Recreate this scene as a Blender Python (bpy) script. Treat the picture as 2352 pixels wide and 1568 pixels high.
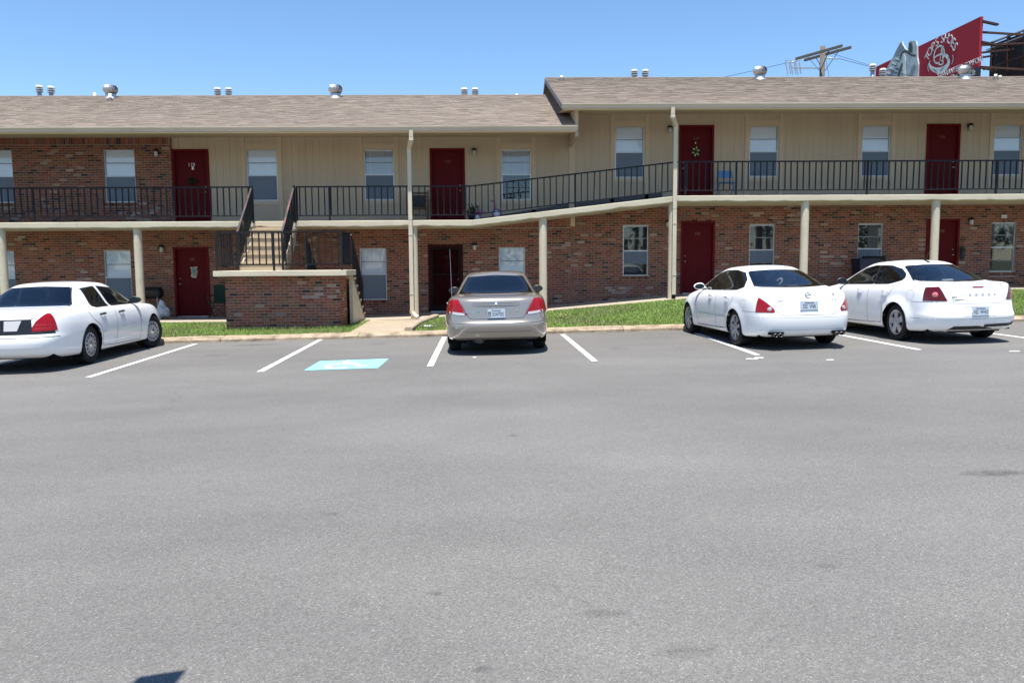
import bpy, bmesh, math, random
import numpy as np
from mathutils import Vector, Matrix
from mathutils.bvhtree import BVHTree

for o in list(bpy.data.objects): bpy.data.objects.remove(o)
scene = bpy.context.scene
col = scene.collection
rnd = random.Random(7)
rad = math.radians

# ------------------------------------------------------------------ camera
FPX = 1882.0                      # focal length in pixels of a 2352 x 1568 picture
CAM_H, ROLL, VPX, VPY = 1.6, 0.40, 1130.0, 605.0
_r = rad(ROLL)
def unroll(x, y):
    x -= 1176.0; y -= 784.0
    return x*math.cos(_r) - y*math.sin(_r), x*math.sin(_r) + y*math.cos(_r)
_u, _v = unroll(VPX, VPY)
_pitch = math.atan2(-_v, FPX); _yaw = math.atan2(-_u, FPX/math.cos(_pitch))
FWD = Vector((math.sin(_yaw)*math.cos(_pitch), math.cos(_yaw)*math.cos(_pitch), -math.sin(_pitch)))
RGT = Vector((math.cos(_yaw), -math.sin(_yaw), 0)); UPV = RGT.cross(FWD)
CAMP = Vector((0, 0, CAM_H))
cam_data = bpy.data.cameras.new('camera'); cam = bpy.data.objects.new('camera', cam_data); col.objects.link(cam)
cam_data.sensor_width = 36; cam_data.lens = FPX/2352*36; cam_data.clip_start = .05; cam_data.clip_end = 3000
r2 = RGT*math.cos(_r) - UPV*math.sin(_r); u2 = RGT*math.sin(_r) + UPV*math.cos(_r)
M = Matrix((r2, u2, -FWD)).transposed().to_4x4(); M.translation = CAMP; cam.matrix_world = M
scene.camera = cam

# ------------------------------------------------------------------ light
SUN_EL, SUN_AZ = 75.0, 6.0        # sun behind the camera, a little to its left
world = bpy.data.worlds.new('World'); scene.world = world; world.use_nodes = True
wn = world.node_tree.nodes; wn.clear()
sky = wn.new('ShaderNodeTexSky'); sky.sky_type = 'NISHITA'; sky.sun_disc = False
sky.sun_elevation = rad(SUN_EL); sky.sun_rotation = rad(180 + SUN_AZ); sky.altitude = 120
sky.air_density = 1.0; sky.dust_density = 0.0; sky.ozone_density = 5.0
bg = wn.new('ShaderNodeBackground'); bg.inputs[1].default_value = 0.122
wo = wn.new('ShaderNodeOutputWorld')
hsv = wn.new('ShaderNodeHueSaturation'); hsv.inputs['Saturation'].default_value = 1.07
world.node_tree.links.new(sky.outputs[0], hsv.inputs['Color']); world.node_tree.links.new(hsv.outputs[0], bg.inputs[0]); world.node_tree.links.new(bg.outputs[0], wo.inputs[0])
sd = bpy.data.lights.new('sun', 'SUN'); sd.energy = 5.0; sd.angle = rad(.53); sd.color = (1, .955, .885)
sun = bpy.data.objects.new('sun', sd); col.objects.link(sun)
to_sun = Vector((-math.sin(rad(SUN_AZ))*math.cos(rad(SUN_EL)), -math.cos(rad(SUN_AZ))*math.cos(rad(SUN_EL)), math.sin(rad(SUN_EL))))
sun.rotation_euler = to_sun.to_track_quat('Z', 'Y').to_euler(); sun.location = (0, -20, 40)
vs = scene.view_settings; vs.view_transform = 'Standard'; vs.look = 'None'; vs.exposure = 0.68; vs.gamma = 1; vs.use_curve_mapping = False
scene.render.engine = 'CYCLES'

# ------------------------------------------------------------------ pixel helpers (2352 x 1568 picture)
def ray(x, y):
    u, v = unroll(x, y); return FWD*FPX + RGT*u - UPV*v
def at(x, y, Y):                  # point seen at a pixel on the vertical plane y = Y
    d = ray(x, y); return CAMP + d*(Y/d.y)
SLOPE = 0.0165                    # the lot rises gently to the right
def lotz(x): return SLOPE*x
def on_lot(x, y, dz=0):
    d = ray(x, y); t = (dz - CAM_H)/(d.z - SLOPE*d.x); return CAMP + d*t
def on_z(x, y, z):
    d = ray(x, y); return CAMP + d*((z - CAM_H)/d.z)

# ------------------------------------------------------------------ materials
MATS = {}
def nodes_of(name):
    m = bpy.data.materials.new(name); m.use_nodes = True; nt = m.node_tree
    return m, nt, nt.nodes['Principled BSDF']
def N(nt, typ, **kw):
    n = nt.nodes.new(typ)
    for k, v in kw.items(): setattr(n, k, v)
    return n
def mat(name, c, rough=.6, metal=0, noise=0, nscale=8, bump=0, bscale=60, coat=0, spec=.5, tone=False, stretch=(1,1,1), dirt=None):
    if name in MATS: return MATS[name]
    m, nt, b = nodes_of(name); L = nt.links
    b.inputs['Roughness'].default_value = rough; b.inputs['Metallic'].default_value = metal
    b.inputs['Specular IOR Level'].default_value = spec
    if coat: b.inputs['Coat Weight'].default_value = coat; b.inputs['Coat Roughness'].default_value = .04
    c4 = (*c, 1)
    tc = N(nt, 'ShaderNodeTexCoord'); mp = N(nt, 'ShaderNodeMapping'); mp.inputs['Scale'].default_value = stretch
    geo = N(nt, 'ShaderNodeNewGeometry'); L.new(geo.outputs['Position'], mp.inputs[0])
    src = None
    if tone:
        a = N(nt, 'ShaderNodeAttribute', attribute_name='tone'); src = a.outputs['Color']
    if noise:
        nz = N(nt, 'ShaderNodeTexNoise'); nz.inputs['Scale'].default_value = nscale; nz.inputs['Detail'].default_value = 6
        nz.inputs['Roughness'].default_value = .6
        L.new(mp.outputs[0], nz.inputs['Vector'])
        rm = N(nt, 'ShaderNodeMapRange'); rm.inputs[1].default_value = .25; rm.inputs[2].default_value = .75
        rm.inputs[3].default_value = 1-noise; rm.inputs[4].default_value = 1+noise
        L.new(nz.outputs[0], rm.inputs[0])
        mx = N(nt, 'ShaderNodeMix', data_type='RGBA', blend_type='MULTIPLY'); mx.inputs[0].default_value = 1
        if src: L.new(src, mx.inputs[6])
        else: mx.inputs[6].default_value = c4
        L.new(rm.outputs[0], mx.inputs[7]); src = mx.outputs[2]
    if dirt:
        dc, dsc, lo, hi, amt = dirt
        nz = N(nt, 'ShaderNodeTexNoise'); nz.inputs['Scale'].default_value = dsc; nz.inputs['Detail'].default_value = 8; nz.inputs['Roughness'].default_value = .65
        L.new(mp.outputs[0], nz.inputs['Vector'])
        rm = N(nt, 'ShaderNodeMapRange'); rm.inputs[1].default_value = lo; rm.inputs[2].default_value = hi; rm.inputs[3].default_value = 0; rm.inputs[4].default_value = amt
        L.new(nz.outputs[0], rm.inputs[0])
        mx = N(nt, 'ShaderNodeMix', data_type='RGBA'); L.new(rm.outputs[0], mx.inputs[0])
        if src: L.new(src, mx.inputs[6])
        else: mx.inputs[6].default_value = c4
        mx.inputs[7].default_value = (*dc, 1); src = mx.outputs[2]
    if src: L.new(src, b.inputs['Base Color'])
    else: b.inputs['Base Color'].default_value = c4
    if bump:
        nb = N(nt, 'ShaderNodeTexNoise'); nb.inputs['Scale'].default_value = bscale; nb.inputs['Detail'].default_value = 4
        L.new(mp.outputs[0], nb.inputs['Vector'])
        bp = N(nt, 'ShaderNodeBump'); bp.inputs['Strength'].default_value = bump; bp.inputs['Distance'].default_value = .01
        L.new(nb.outputs[0], bp.inputs['Height']); L.new(bp.outputs[0], b.inputs['Normal'])
    MATS[name] = m; return m

def glass_mat(name, tint, refl, alpha, rough=.02, fres=1.3):
    m = bpy.data.materials.new(name); m.use_nodes = True; nt = m.node_tree; nt.nodes.clear(); L = nt.links
    out = N(nt, 'ShaderNodeOutputMaterial'); tr = N(nt, 'ShaderNodeBsdfTransparent'); tr.inputs[0].default_value = (*tint, 1)
    gl = N(nt, 'ShaderNodeBsdfGlossy'); gl.inputs['Roughness'].default_value = rough; gl.inputs[0].default_value = (.95, .97, 1, 1)
    df = N(nt, 'ShaderNodeBsdfDiffuse'); df.inputs[0].default_value = (.012, .016, .02, 1)
    m1 = N(nt, 'ShaderNodeMixShader'); m1.inputs[0].default_value = alpha; L.new(tr.outputs[0], m1.inputs[1]); L.new(df.outputs[0], m1.inputs[2])
    fr = N(nt, 'ShaderNodeFresnel'); fr.inputs[0].default_value = fres + .2
    ad = N(nt, 'ShaderNodeMath', operation='ADD'); ad.inputs[1].default_value = refl; L.new(fr.outputs[0], ad.inputs[0])
    m2 = N(nt, 'ShaderNodeMixShader'); L.new(ad.outputs[0], m2.inputs[0]); L.new(m1.outputs[0], m2.inputs[1]); L.new(gl.outputs[0], m2.inputs[2])
    L.new(m2.outputs[0], out.inputs[0]); MATS[name] = m; return m

def screen_mat():
    m = bpy.data.materials.new('insect_screen'); m.use_nodes = True; nt = m.node_tree; nt.nodes.clear(); L = nt.links
    out = N(nt, 'ShaderNodeOutputMaterial'); tr = N(nt, 'ShaderNodeBsdfTransparent'); df = N(nt, 'ShaderNodeBsdfDiffuse'); df.inputs[0].default_value = (.23, .28, .34, 1)
    mx = N(nt, 'ShaderNodeMixShader'); mx.inputs[0].default_value = .55
    L.new(tr.outputs[0], mx.inputs[1]); L.new(df.outputs[0], mx.inputs[2]); L.new(mx.outputs[0], out.inputs[0]); return m

brick_m = mat('brick', (.3, .12, .08), .85, noise=.22, nscale=45, bump=.5, bscale=180, tone=True, spec=.25)
mortar_m = mat('mortar', (.37, .305, .25), .95, noise=.2, nscale=14, spec=.1)
siding_m = mat('siding_paint', (.555, .44, .31), .7, noise=.07, nscale=1.6, dirt=((.40, .30, .20), 1.1, .56, .80, .45), bump=.15, bscale=50, stretch=(1, 1, .15), spec=.3)
trim_m = mat('trim_paint', (.61, .485, .335), .6, noise=.05, nscale=4, spec=.3)
soffit_m = mat('soffit_paint', (.60, .46, .28), .75, noise=.06, nscale=1.5, spec=.2)
gutter_m = mat('gutter_paint', (.54, .455, .35), .45, noise=.08, nscale=2, stretch=(.4, 1, 1), dirt=((.28, .22, .15), 1.4, .56, .78, .5))
slab_m = mat('slab_paint', (.56, .50, .37), .75, noise=.10, nscale=2.2, bump=.3, bscale=25, stretch=(.5, 1, 1.6), dirt=((.30, .25, .18), 3.5, .60, .78, .6))
colm_m = mat('column_paint', (.58, .51, .385), .7, noise=.08, nscale=3, bump=.2, bscale=30, stretch=(1.5,1.5,.5), dirt=((.33, .27, .19), 2.0, .56, .78, .5))
conc_m = mat('concrete', (.37, .305, .22), .9, noise=.14, nscale=2.4, bump=.4, bscale=50, dirt=((.30, .22, .15), 1.6, .52, .75, .7))
kerb_m = mat('kerb_concrete', (.40, .32, .22), .92, noise=.22, nscale=4, bump=.6, bscale=40, dirt=((.12, .08, .055), 3.0, .45, .68, .85))
walk_m = mat('walkway_concrete', (.40, .34, .26), .9, noise=.12, nscale=2, bump=.3, bscale=40)
darkbase_m = mat('foundation_paint', (.11, .105, .11), .8, noise=.1)
rail_m = mat('rail_paint', (.012, .012, .014), .5, noise=.25, nscale=18, spec=.3, dirt=((.08, .08, .085), 9, .62, .76, .45))
railtop_m = mat('handrail_worn', (.025, .022, .026), .4, noise=.2, nscale=10, dirt=((.20, .055, .04), 3, .48, .62, .75))
door_m = mat('door_paint', (.105, .006, .008), .6, spec=.12, noise=.08, nscale=3)
jamb_m = mat('jamb_paint', (.14, .008, .010), .6, spec=.12, noise=.08, nscale=3)
storm_m = mat('storm_door', (.014, .008, .008), .6, spec=.1)
brass_m = mat('brass', (.52, .42, .25), .3, metal=1)
chrome_m = mat('chrome', (.75, .75, .76), .15, metal=1)
alu_m = mat('aluminium', (.62, .63, .64), .4, metal=.55)
munt_m = mat('muntin_alu', (.28, .30, .33), .5)
white_m = mat('white_paint', (.78, .78, .76), .55)
shade_m = mat('window_shade', (.92, .95, .99), .9, noise=.05, nscale=3)
curtain_m = mat('curtain', (.20, .19, .17), .95, noise=.1, nscale=6)
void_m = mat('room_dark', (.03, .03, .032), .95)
lamp_black = mat('lamp_metal', (.015, .015, .015), .45)
lampglass_m = mat('lamp_glass', (.62, .62, .58), .25)
steel_m = mat('galvanised', (.48, .49, .50), .5, metal=.8, noise=.12, nscale=12)
pvc_m = mat('pvc', (.78, .78, .76), .5)
boot_m = mat('boot', (.06, .06, .06), .7)
black_m = mat('black_plastic', (.012, .012, .013), .45)
blackmatte_m = mat('black_matte', (.006, .006, .006), .9, spec=.1)
tyre_m = mat('tyre_rubber', (.013, .013, .013), .8, noise=.2, nscale=20, spec=.3)
silver_m = mat('wheel_silver', (.55, .55, .55), .35, metal=.6)
carwhite_m = mat('car_white', (.92, .92, .91), .3, coat=.5, spec=.5, noise=.015, nscale=3)
carwhite2_m = mat('car_white_warm', (.92, .92, .91), .3, coat=.5, spec=.5, noise=.015, nscale=3)
cvwhite_m = mat('car_white_old', (.88, .88, .875), .38, coat=.8, spec=.5, noise=.025, nscale=4)
cartan_m = mat('car_tan', (.37, .33, .28), .28, metal=.55, coat=1)
red_lens_m = mat('red_lens', (.30, .004, .007), .22, coat=.25, spec=.35, noise=.25, nscale=25)
dkred_lens_m = mat('dark_red_lens', (.11, .004, .007), .22, coat=.25, spec=.35, noise=.3, nscale=25)
clear_lens_m = mat('clear_lens', (.55, .52, .52), .12, coat=1)
gold_m = mat('seat_cloth', (.20, .20, .19), .95)
seatdark_m = mat('seat_dark', (.05, .052, .055), .95)
text_dark = mat('ink_dark', (.02, .03, .06), .6)
text_red = mat('ink_red', (.35, .03, .03), .6)
plate_m = mat('plate', (.42, .49, .56), .4, noise=.12, nscale=30)
pane_m = glass_mat('window_glass', (.98, .99, 1.0), 0, .01)
carglass_m = glass_mat('car_glass', (.80, .85, .85), .03, .04)
carglass_dark = glass_mat('car_glass_dark', (.42, .45, .45), .02, .28)
screen_m = screen_mat()
paintline_m = mat('line_paint', (.72, .72, .70), .8, noise=.06, nscale=6, dirt=((.28, .28, .28), 9, .55, .75, .65))
bluepaint_m = mat('blue_paint', (.24, .57, .63), .8, noise=.06, nscale=6, dirt=((.30, .42, .45), 7, .52, .75, .6))
wood_m = mat('weathered_wood', (.12, .105, .09), .9, noise=.3, nscale=6, stretch=(6, 6, .6))
chairwood_m = mat('chair_wood', (.17, .075, .03), .6, noise=.25, nscale=8)
rust_m = mat('rusty_steel', (.055, .022, .015), .8, noise=.3, nscale=3)
bbred_m = mat('billboard_red', (.36, .028, .045), .75, noise=.05, nscale=.5, spec=.12)
bbblack_m = mat('billboard_black', (.012, .014, .022), .55)
bbwhite_m = mat('billboard_white', (.62, .62, .64), .6)
bbback_m = mat('billboard_back', (.012, .012, .018), .8, noise=.3, nscale=.8)
shoegrey = mat('shoe_grey', (.22, .25, .28), .7, noise=.25, nscale=1.5)
shoelight = mat('shoe_light', (.42, .46, .50), .7, noise=.2, nscale=2)
shoedark = mat('shoe_dark', (.06, .07, .085), .8, noise=.3, nscale=3)

# asphalt, built once with its own marks
def asphalt():
    m, nt, b = nodes_of('asphalt'); L = nt.links
    b.inputs['Roughness'].default_value = .85; b.inputs['Specular IOR Level'].default_value = .35
    g = N(nt, 'ShaderNodeNewGeometry')
    def noise(sc, det, stretch=(1, 1, 1), rough=.6):
        mp = N(nt, 'ShaderNodeMapping'); mp.inputs['Scale'].default_value = stretch; L.new(g.outputs['Position'], mp.inputs[0])
        n = N(nt, 'ShaderNodeTexNoise'); n.inputs['Scale'].default_value = sc; n.inputs['Detail'].default_value = det; n.inputs['Roughness'].default_value = rough
        L.new(mp.outputs[0], n.inputs['Vector']); return n.outputs[0]
    def mr(s, a, c, lo, hi):
        r = N(nt, 'ShaderNodeMapRange'); r.inputs[1].default_value = a; r.inputs[2].default_value = c; r.inputs[3].default_value = lo; r.inputs[4].default_value = hi
        L.new(s, r.inputs[0]); return r.outputs[0]
    def mul(a, c):
        n = N(nt, 'ShaderNodeMath', operation='MULTIPLY'); L.new(a, n.inputs[0]); L.new(c, n.inputs[1]); return n.outputs[0]
    vo = N(nt, 'ShaderNodeTexVoronoi'); vo.inputs['Scale'].default_value = 150; L.new(g.outputs['Position'], vo.inputs['Vector'])
    hs = N(nt, 'ShaderNodeSeparateColor'); L.new(vo.outputs['Color'], hs.inputs[0])
    v = mr(hs.outputs[0], 0, 1, .74, 1.26)                                          # stone by stone
    v = mul(v, mr(hs.outputs[1], .93, 1, 1.0, 1.7))                                 # a few pale stones
    v = mul(v, mr(noise(38, 4), .25, .75, .90, 1.10))
    v = mul(v, mr(noise(.22, 5, (.7, 1, 1)), .3, .7, .83, 1.15))                   # wide uneven wear
    v = mul(v, mr(noise(.9, 6, (.5, 1, 1), .65), .3, .7, .93, 1.07))
    v = mul(v, mr(noise(2.2, 6, (1, 1, 1), .7), .69, .80, 1.0, .70))               # dark blotches
    v = mul(v, mr(noise(8, 5, (1, 1, 1), .75), .74, .80, 1.0, .62))                # small drips
    # hairline cracks
    cn = N(nt, 'ShaderNodeTexNoise'); cn.inputs['Scale'].default_value = .8; cn.inputs['Detail'].default_value = 6; L.new(g.outputs['Position'], cn.inputs['Vector'])
    ad_ = N(nt, 'ShaderNodeVectorMath', operation='MULTIPLY_ADD'); L.new(cn.outputs['Color'], ad_.inputs[0]); ad_.inputs[1].default_value = (1.4, 1.4, 0); L.new(g.outputs['Position'], ad_.inputs[2])
    vc = N(nt, 'ShaderNodeTexVoronoi', feature='DISTANCE_TO_EDGE'); vc.inputs['Scale'].default_value = .16; L.new(ad_.outputs[0], vc.inputs['Vector'])
    ck = mr(vc.outputs['Distance'], 0, .0018, .22, 0); msk = mr(noise(.35, 3), .50, .60, 0, 1); ck = mul(ck, msk)
    ivc = N(nt, 'ShaderNodeMath', operation='SUBTRACT'); ivc.inputs[0].default_value = 1; L.new(ck, ivc.inputs[1]); v = mul(v, ivc.outputs[0])
    # paving seam and oil marks: (x, y, half length, half width, strength)
    sx = N(nt, 'ShaderNodeSeparateXYZ'); L.new(g.outputs['Position'], sx.inputs[0])
    wob = mr(noise(.5, 4), 0, 1, -.18, .18); fine = mr(noise(9, 4), .3, .7, .2, 1)
    ys = N(nt, 'ShaderNodeMath', operation='ADD'); L.new(sx.outputs[1], ys.inputs[0]); L.new(wob, ys.inputs[1])
    for yy, wdt, am in ((15.35, .035, .28), (11.9, .03, .10)):
        d = N(nt, 'ShaderNodeMath', operation='SUBTRACT'); L.new(ys.outputs[0], d.inputs[0]); d.inputs[1].default_value = yy
        a_ = N(nt, 'ShaderNodeMath', operation='ABSOLUTE'); L.new(d.outputs[0], a_.inputs[0])
        k = mul(mr(a_.outputs[0], 0, wdt*2, am, 0), fine)
        iv = N(nt, 'ShaderNodeMath', operation='SUBTRACT'); iv.inputs[0].default_value = 1; L.new(k, iv.inputs[1]); v = mul(v, iv.outputs[0])
    for (px_, py_, hx, hy, am) in ((585, 792, .55, .22, .55), (1000, 1362, .04, .03, .5), (2280, 1086, .26, .09, .6), (1575, 1497, .14, .06, .35), (1380, 1407, .12, .05, .3), (1110, 1536, .05, .03, .5), (820, 1386, .05, .04, .3), (1510, 775, .5, .18, .25), (870, 790, .22, .3, .3), (1420, 800, .2, .25, .3), (500, 815, .25, .2, .35), (1180, 1000, .06, .05, .4), (760, 1180, .05, .04, .4), (1900, 1300, .07, .04, .35), (660, 818, .25, .05, .4)):
        p = on_lot(px_, py_)
        dx = N(nt, 'ShaderNodeMath', operation='SUBTRACT'); L.new(sx.outputs[0], dx.inputs[0]); dx.inputs[1].default_value = p.x
        dx2 = N(nt, 'ShaderNodeMath', operation='DIVIDE'); L.new(dx.outputs[0], dx2.inputs[0]); dx2.inputs[1].default_value = hx
        dy = N(nt, 'ShaderNodeMath', operation='SUBTRACT'); L.new(sx.outputs[1], dy.inputs[0]); dy.inputs[1].default_value = p.y
        dy2 = N(nt, 'ShaderNodeMath', operation='DIVIDE'); L.new(dy.outputs[0], dy2.inputs[0]); dy2.inputs[1].default_value = hy
        q = N(nt, 'ShaderNodeMath', operation='ADD'); L.new(mul(dx2.outputs[0], dx2.outputs[0]), q.inputs[0]); L.new(mul(dy2.outputs[0], dy2.outputs[0]), q.inputs[1])
        k = mul(mr(q.outputs[0], .1, 1.3, am, 0), fine)
        iv = N(nt, 'ShaderNodeMath', operation='SUBTRACT'); iv.inputs[0].default_value = 1; L.new(k, iv.inputs[1]); v = mul(v, iv.outputs[0])
    mx = N(nt, 'ShaderNodeMix', data_type='RGBA', blend_type='MULTIPLY'); mx.inputs[0].default_value = 1
    mx.inputs[6].default_value = (.158, .151, .140, 1); L.new(v, mx.inputs[7]); L.new(mx.outputs[2], b.inputs['Base Color'])
    bp = N(nt, 'ShaderNodeBump'); bp.inputs['Strength'].default_value = .45; bp.inputs['Distance'].default_value = .006
    L.new(vo.outputs['Distance'], bp.inputs['Height']); L.new(bp.outputs[0], b.inputs['Normal'])
    return m
asphalt_m = asphalt()
lawn_m = mat('lawn_soil', (.075, .105, .025), .95, noise=.3, nscale=3)
blade_m = mat('grass_blade', (.1, .2, .04), .75, tone=True, spec=.25)
field_m = mat('far_ground', (.10, .12, .05), .95, noise=.3, nscale=.2)
shingle_m = mat('shingle', (.3, .25, .2), .95, noise=.2, nscale=60, tone=True, spec=.15, bump=.3, bscale=150)

# ------------------------------------------------------------------ mesh helpers
class MB:
    def __init__(s): s.v = []; s.f = []; s.t = []
    def add(s, vs, fs, tone=None):
        n = len(s.v); s.v += [tuple(p) for p in vs]; s.f += [tuple(i+n for i in f) for f in fs]
        s.t += [tone or (1, 1, 1)]*len(vs); return s
    def box(s, x0, x1, y0, y1, z0, z1, tone=None):
        return s.add([(x0,y0,z0),(x1,y0,z0),(x1,y1,z0),(x0,y1,z0),(x0,y0,z1),(x1,y0,z1),(x1,y1,z1),(x0,y1,z1)],
                     [(0,3,2,1),(4,5,6,7),(0,1,5,4),(1,2,6,5),(2,3,7,6),(3,0,4,7)], tone)
    def bar(s, a, b, w, h, up=(0,0,1), tone=None):       # box from a to b, w across, h along up
        a = Vector(a); b = Vector(b); d = (b-a).normalized(); up = Vector(up)
        r = d.cross(up)
        if r.length < 1e-5: r = d.cross(Vector((0,1,0)))
        r.normalize(); u = r.cross(d).normalized(); r *= w/2; u *= h/2
        vs = [a-r-u, a+r-u, a+r+u, a-r+u, b-r-u, b+r-u, b+r+u, b-r+u]
        return s.add(vs, [(0,1,2,3),(7,6,5,4),(0,4,5,1),(1,5,6,2),(2,6,7,3),(3,7,4,0)], tone)
    def tube(s, pts, r, n=10, cap=True, tone=None):
        pts = [Vector(p) for p in pts]; rs = r if isinstance(r, (list, tuple)) else [r]*len(pts)
        vs = []; pr = None
        for i, p in enumerate(pts):
            d = (pts[min(i+1, len(pts)-1)] - pts[max(i-1, 0)]).normalized()
            if pr is None:
                ref = Vector((0,0,1)) if abs(d.z) < .9 else Vector((1,0,0)); pr = d.cross(ref).normalized()
            else:
                pr = (pr - d*pr.dot(d)).normalized()
            q = d.cross(pr)
            for k in range(n):
                a = 2*math.pi*k/n; vs.append(p + (pr*math.cos(a) + q*math.sin(a))*rs[i])
        fs = [(i*n+k, i*n+(k+1)%n, (i+1)*n+(k+1)%n, (i+1)*n+k) for i in range(len(pts)-1) for k in range(n)]
        if cap: fs += [tuple(range(n-1,-1,-1)), tuple((len(pts)-1)*n+k for k in range(n))]
        return s.add(vs, fs, tone)
    def lathe(s, prof, c=(0,0,0), axis='z', n=24, tone=None):   # prof: (radius, height)
        vs = []; c = Vector(c)
        for (r, h) in prof:
            for k in range(n):
                a = 2*math.pi*k/n; x, y = r*math.cos(a), r*math.sin(a)
                vs.append(c + (Vector((x,y,h)) if axis == 'z' else Vector((h,x,y)) if axis == 'x' else Vector((x,h,y))))
        fs = [(i*n+k, i*n+(k+1)%n, (i+1)*n+(k+1)%n, (i+1)*n+k) for i in range(len(prof)-1) for k in range(n)]
        return s.add(vs, fs, tone)
    def prism(s, poly, d, tone=None):                    # poly: 3D points, d: extrusion vector
        n = len(poly); d = Vector(d); P = [Vector(p) for p in poly]
        vs = P + [p+d for p in P]
        fs = [tuple(range(n-1,-1,-1)), tuple(range(n, 2*n))] + [(i, (i+1)%n, n+(i+1)%n, n+i) for i in range(n)]
        return s.add(vs, fs, tone)
    def mesh(s, name, m, smooth=False, tone=False):
        me = bpy.data.meshes.new(name); me.from_pydata(s.v, [], s.f); me.validate()
        if smooth: me.polygons.foreach_set('use_smooth', [True]*len(me.polygons))
        if m: me.materials.append(m)
        if tone:
            a = me.attributes.new('tone', 'FLOAT_COLOR', 'POINT')
            a.data.foreach_set('color', np.array([(*t, 1) for t in s.t], dtype=np.float32).ravel())
        return me
    def build(s, name, m, parent=None, smooth=False, tone=False, bevel=0, fix=False):
        me = s.mesh(name, m, smooth, tone)
        if fix or bevel:
            bm = bmesh.new(); bm.from_mesh(me); bmesh.ops.recalc_face_normals(bm, faces=bm.faces)
            if bevel: bmesh.ops.bevel(bm, geom=bm.edges[:], offset=bevel, segments=2, affect='EDGES', profile=.6)
            bm.to_mesh(me); bm.free()
        return link(name, me, parent)
def link(name, me, parent=None):
    o = bpy.data.objects.new(name, me); col.objects.link(o)
    if parent: o.parent = parent
    return o
def tag(o, label=None, cat=None, group=None, kind=None):
    if label: o['label'] = label
    if cat: o['category'] = cat
    if group: o['group'] = group
    if kind: o['kind'] = kind
    return o
def empty(name, loc=(0,0,0), label=None, cat=None, group=None):
    o = bpy.data.objects.new(name, None); col.objects.link(o); o.location = loc; o.empty_display_size = .2
    return tag(o, label, cat, group)
def local(o):                       # parts are built in world space and hung under an Empty that may sit elsewhere
    bpy.context.view_layer.update()
    inv = o.matrix_world.inverted()
    for c in o.children: c.matrix_parent_inverse = inv
_tc = {}
def text_mesh(s, size=1, ext=.004, align='CENTER'):
    cu = bpy.data.curves.new('txt', 'FONT'); cu.body = s; cu.size = size; cu.extrude = ext; cu.align_x = align; cu.align_y = 'CENTER'; cu.resolution_u = 3
    o = bpy.data.objects.new('txt', cu); col.objects.link(o); dg = bpy.context.evaluated_depsgraph_get()
    me = bpy.data.meshes.new_from_object(o.evaluated_get(dg)); bpy.data.objects.remove(o); bpy.data.curves.remove(cu); return me
def text(s, size, m, parent, mtx, name='lettering', ext=.003, sx=1, bold=0, align='CENTER'):
    me = text_mesh(s, size, ext, align); me.materials.clear(); me.materials.append(m)
    me.transform(mtx @ Matrix.Diagonal((sx, 1, 1, 1))); return link(name, me, parent)
def basis(o, x, y):                 # matrix with given origin and x, y axes
    x = Vector(x).normalized(); y = Vector(y).normalized(); z = x.cross(y).normalized(); y = z.cross(x)
    m = Matrix((x, y, z)).transposed().to_4x4(); m.translation = Vector(o); return m
FRONT = lambda o: basis(o, (1,0,0), (0,0,1))   # text standing upright and facing the camera side

# ------------------------------------------------------------------ layout numbers
WY = 24.2                            # facade plane
SY = 22.2                            # balcony slab edge
EY = 21.75                           # eave edge
RY = 28.5                            # ridge
XL, XR = -21.0, 23.5                 # ends of the building
XS = at(1311, 600, WY).x             # joint between the two wings
FL_L = at(400, 509, SY).z            # balcony floor, left wing
FL_R = at(1950, 447.5, SY).z         # balcony floor, right wing
KY = 18.3                            # kerb face
print('floors', FL_L, FL_R, 'split', XS)
_wk = [(at(x, y, 21.95).x, at(x, y, 21.95).z) for x, y in ((380, 741), (800, 737), (980, 730.5), (1258, 714), (1545, 688), (1600, 684), (2340, 664))]
print('walk', _wk)
def walkz(x):
    p = _wk
    if x <= p[0][0]: return p[0][1]
    for (a, za), (b, zb) in zip(p, p[1:]):
        if x <= b: return za + (zb-za)*(x-a)/(b-a)
    return p[-1][1]

# ================================================================== GROUND
b = MB(); s_ = 900
b.add([(-s_,-s_,lotz(-s_)*.2-.9), (s_,-s_,lotz(s_)*.2-.9), (s_,s_,lotz(s_)*.2-.9), (-s_,s_,lotz(-s_)*.2-.9)], [(0,1,2,3)])
tag(b.build('ground', field_m), 'flat green and brown land running out to the horizon', 'ground', kind='structure')
b = MB(); xs = [-45 + 5*i for i in range(19)]; ys = [-30, -10, 0, 5, 10, 15, KY+.1]
b.add([(x, y, lotz(x)) for y in ys for x in xs], [(j*19+i, j*19+i+1, (j+1)*19+i+1, (j+1)*19+i) for j in range(len(ys)-1) for i in range(18)])
n0 = len(b.v)
lot = tag(b.build('parking_lot', asphalt_m), 'worn grey asphalt parking lot filling the foreground', 'parking lot', kind='structure')
def strip(pts_l, pts_r, dz=.005):     # painted band, left and right edge points on the lot
    b = MB(); n = len(pts_l)
    vs = [(p.x, p.y, lotz(p.x)+dz) for p in pts_l] + [(p.x, p.y, lotz(p.x)+dz) for p in pts_r]
    return b.add(vs, [(i, n+i, n+i+1, i+1) for i in range(n-1)])
def pline(far, near, w=.105):
    a = on_lot(*far); c = on_lot(*near); d = (c-a); d.z = 0; L_ = d.length; d.normalize(); nrm = Vector((d.y, -d.x, 0))
    k = 8; ls = []; rs = []
    for i in range(k+1):
        p = a + d*L_*i/k; wv = w/2*(1+rnd.uniform(-.05, .05)); ls.append(p + nrm*wv); rs.append(p - nrm*wv)
    return strip(ls, rs).build('parking_line', paintline_m, lot, fix=True)
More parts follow.
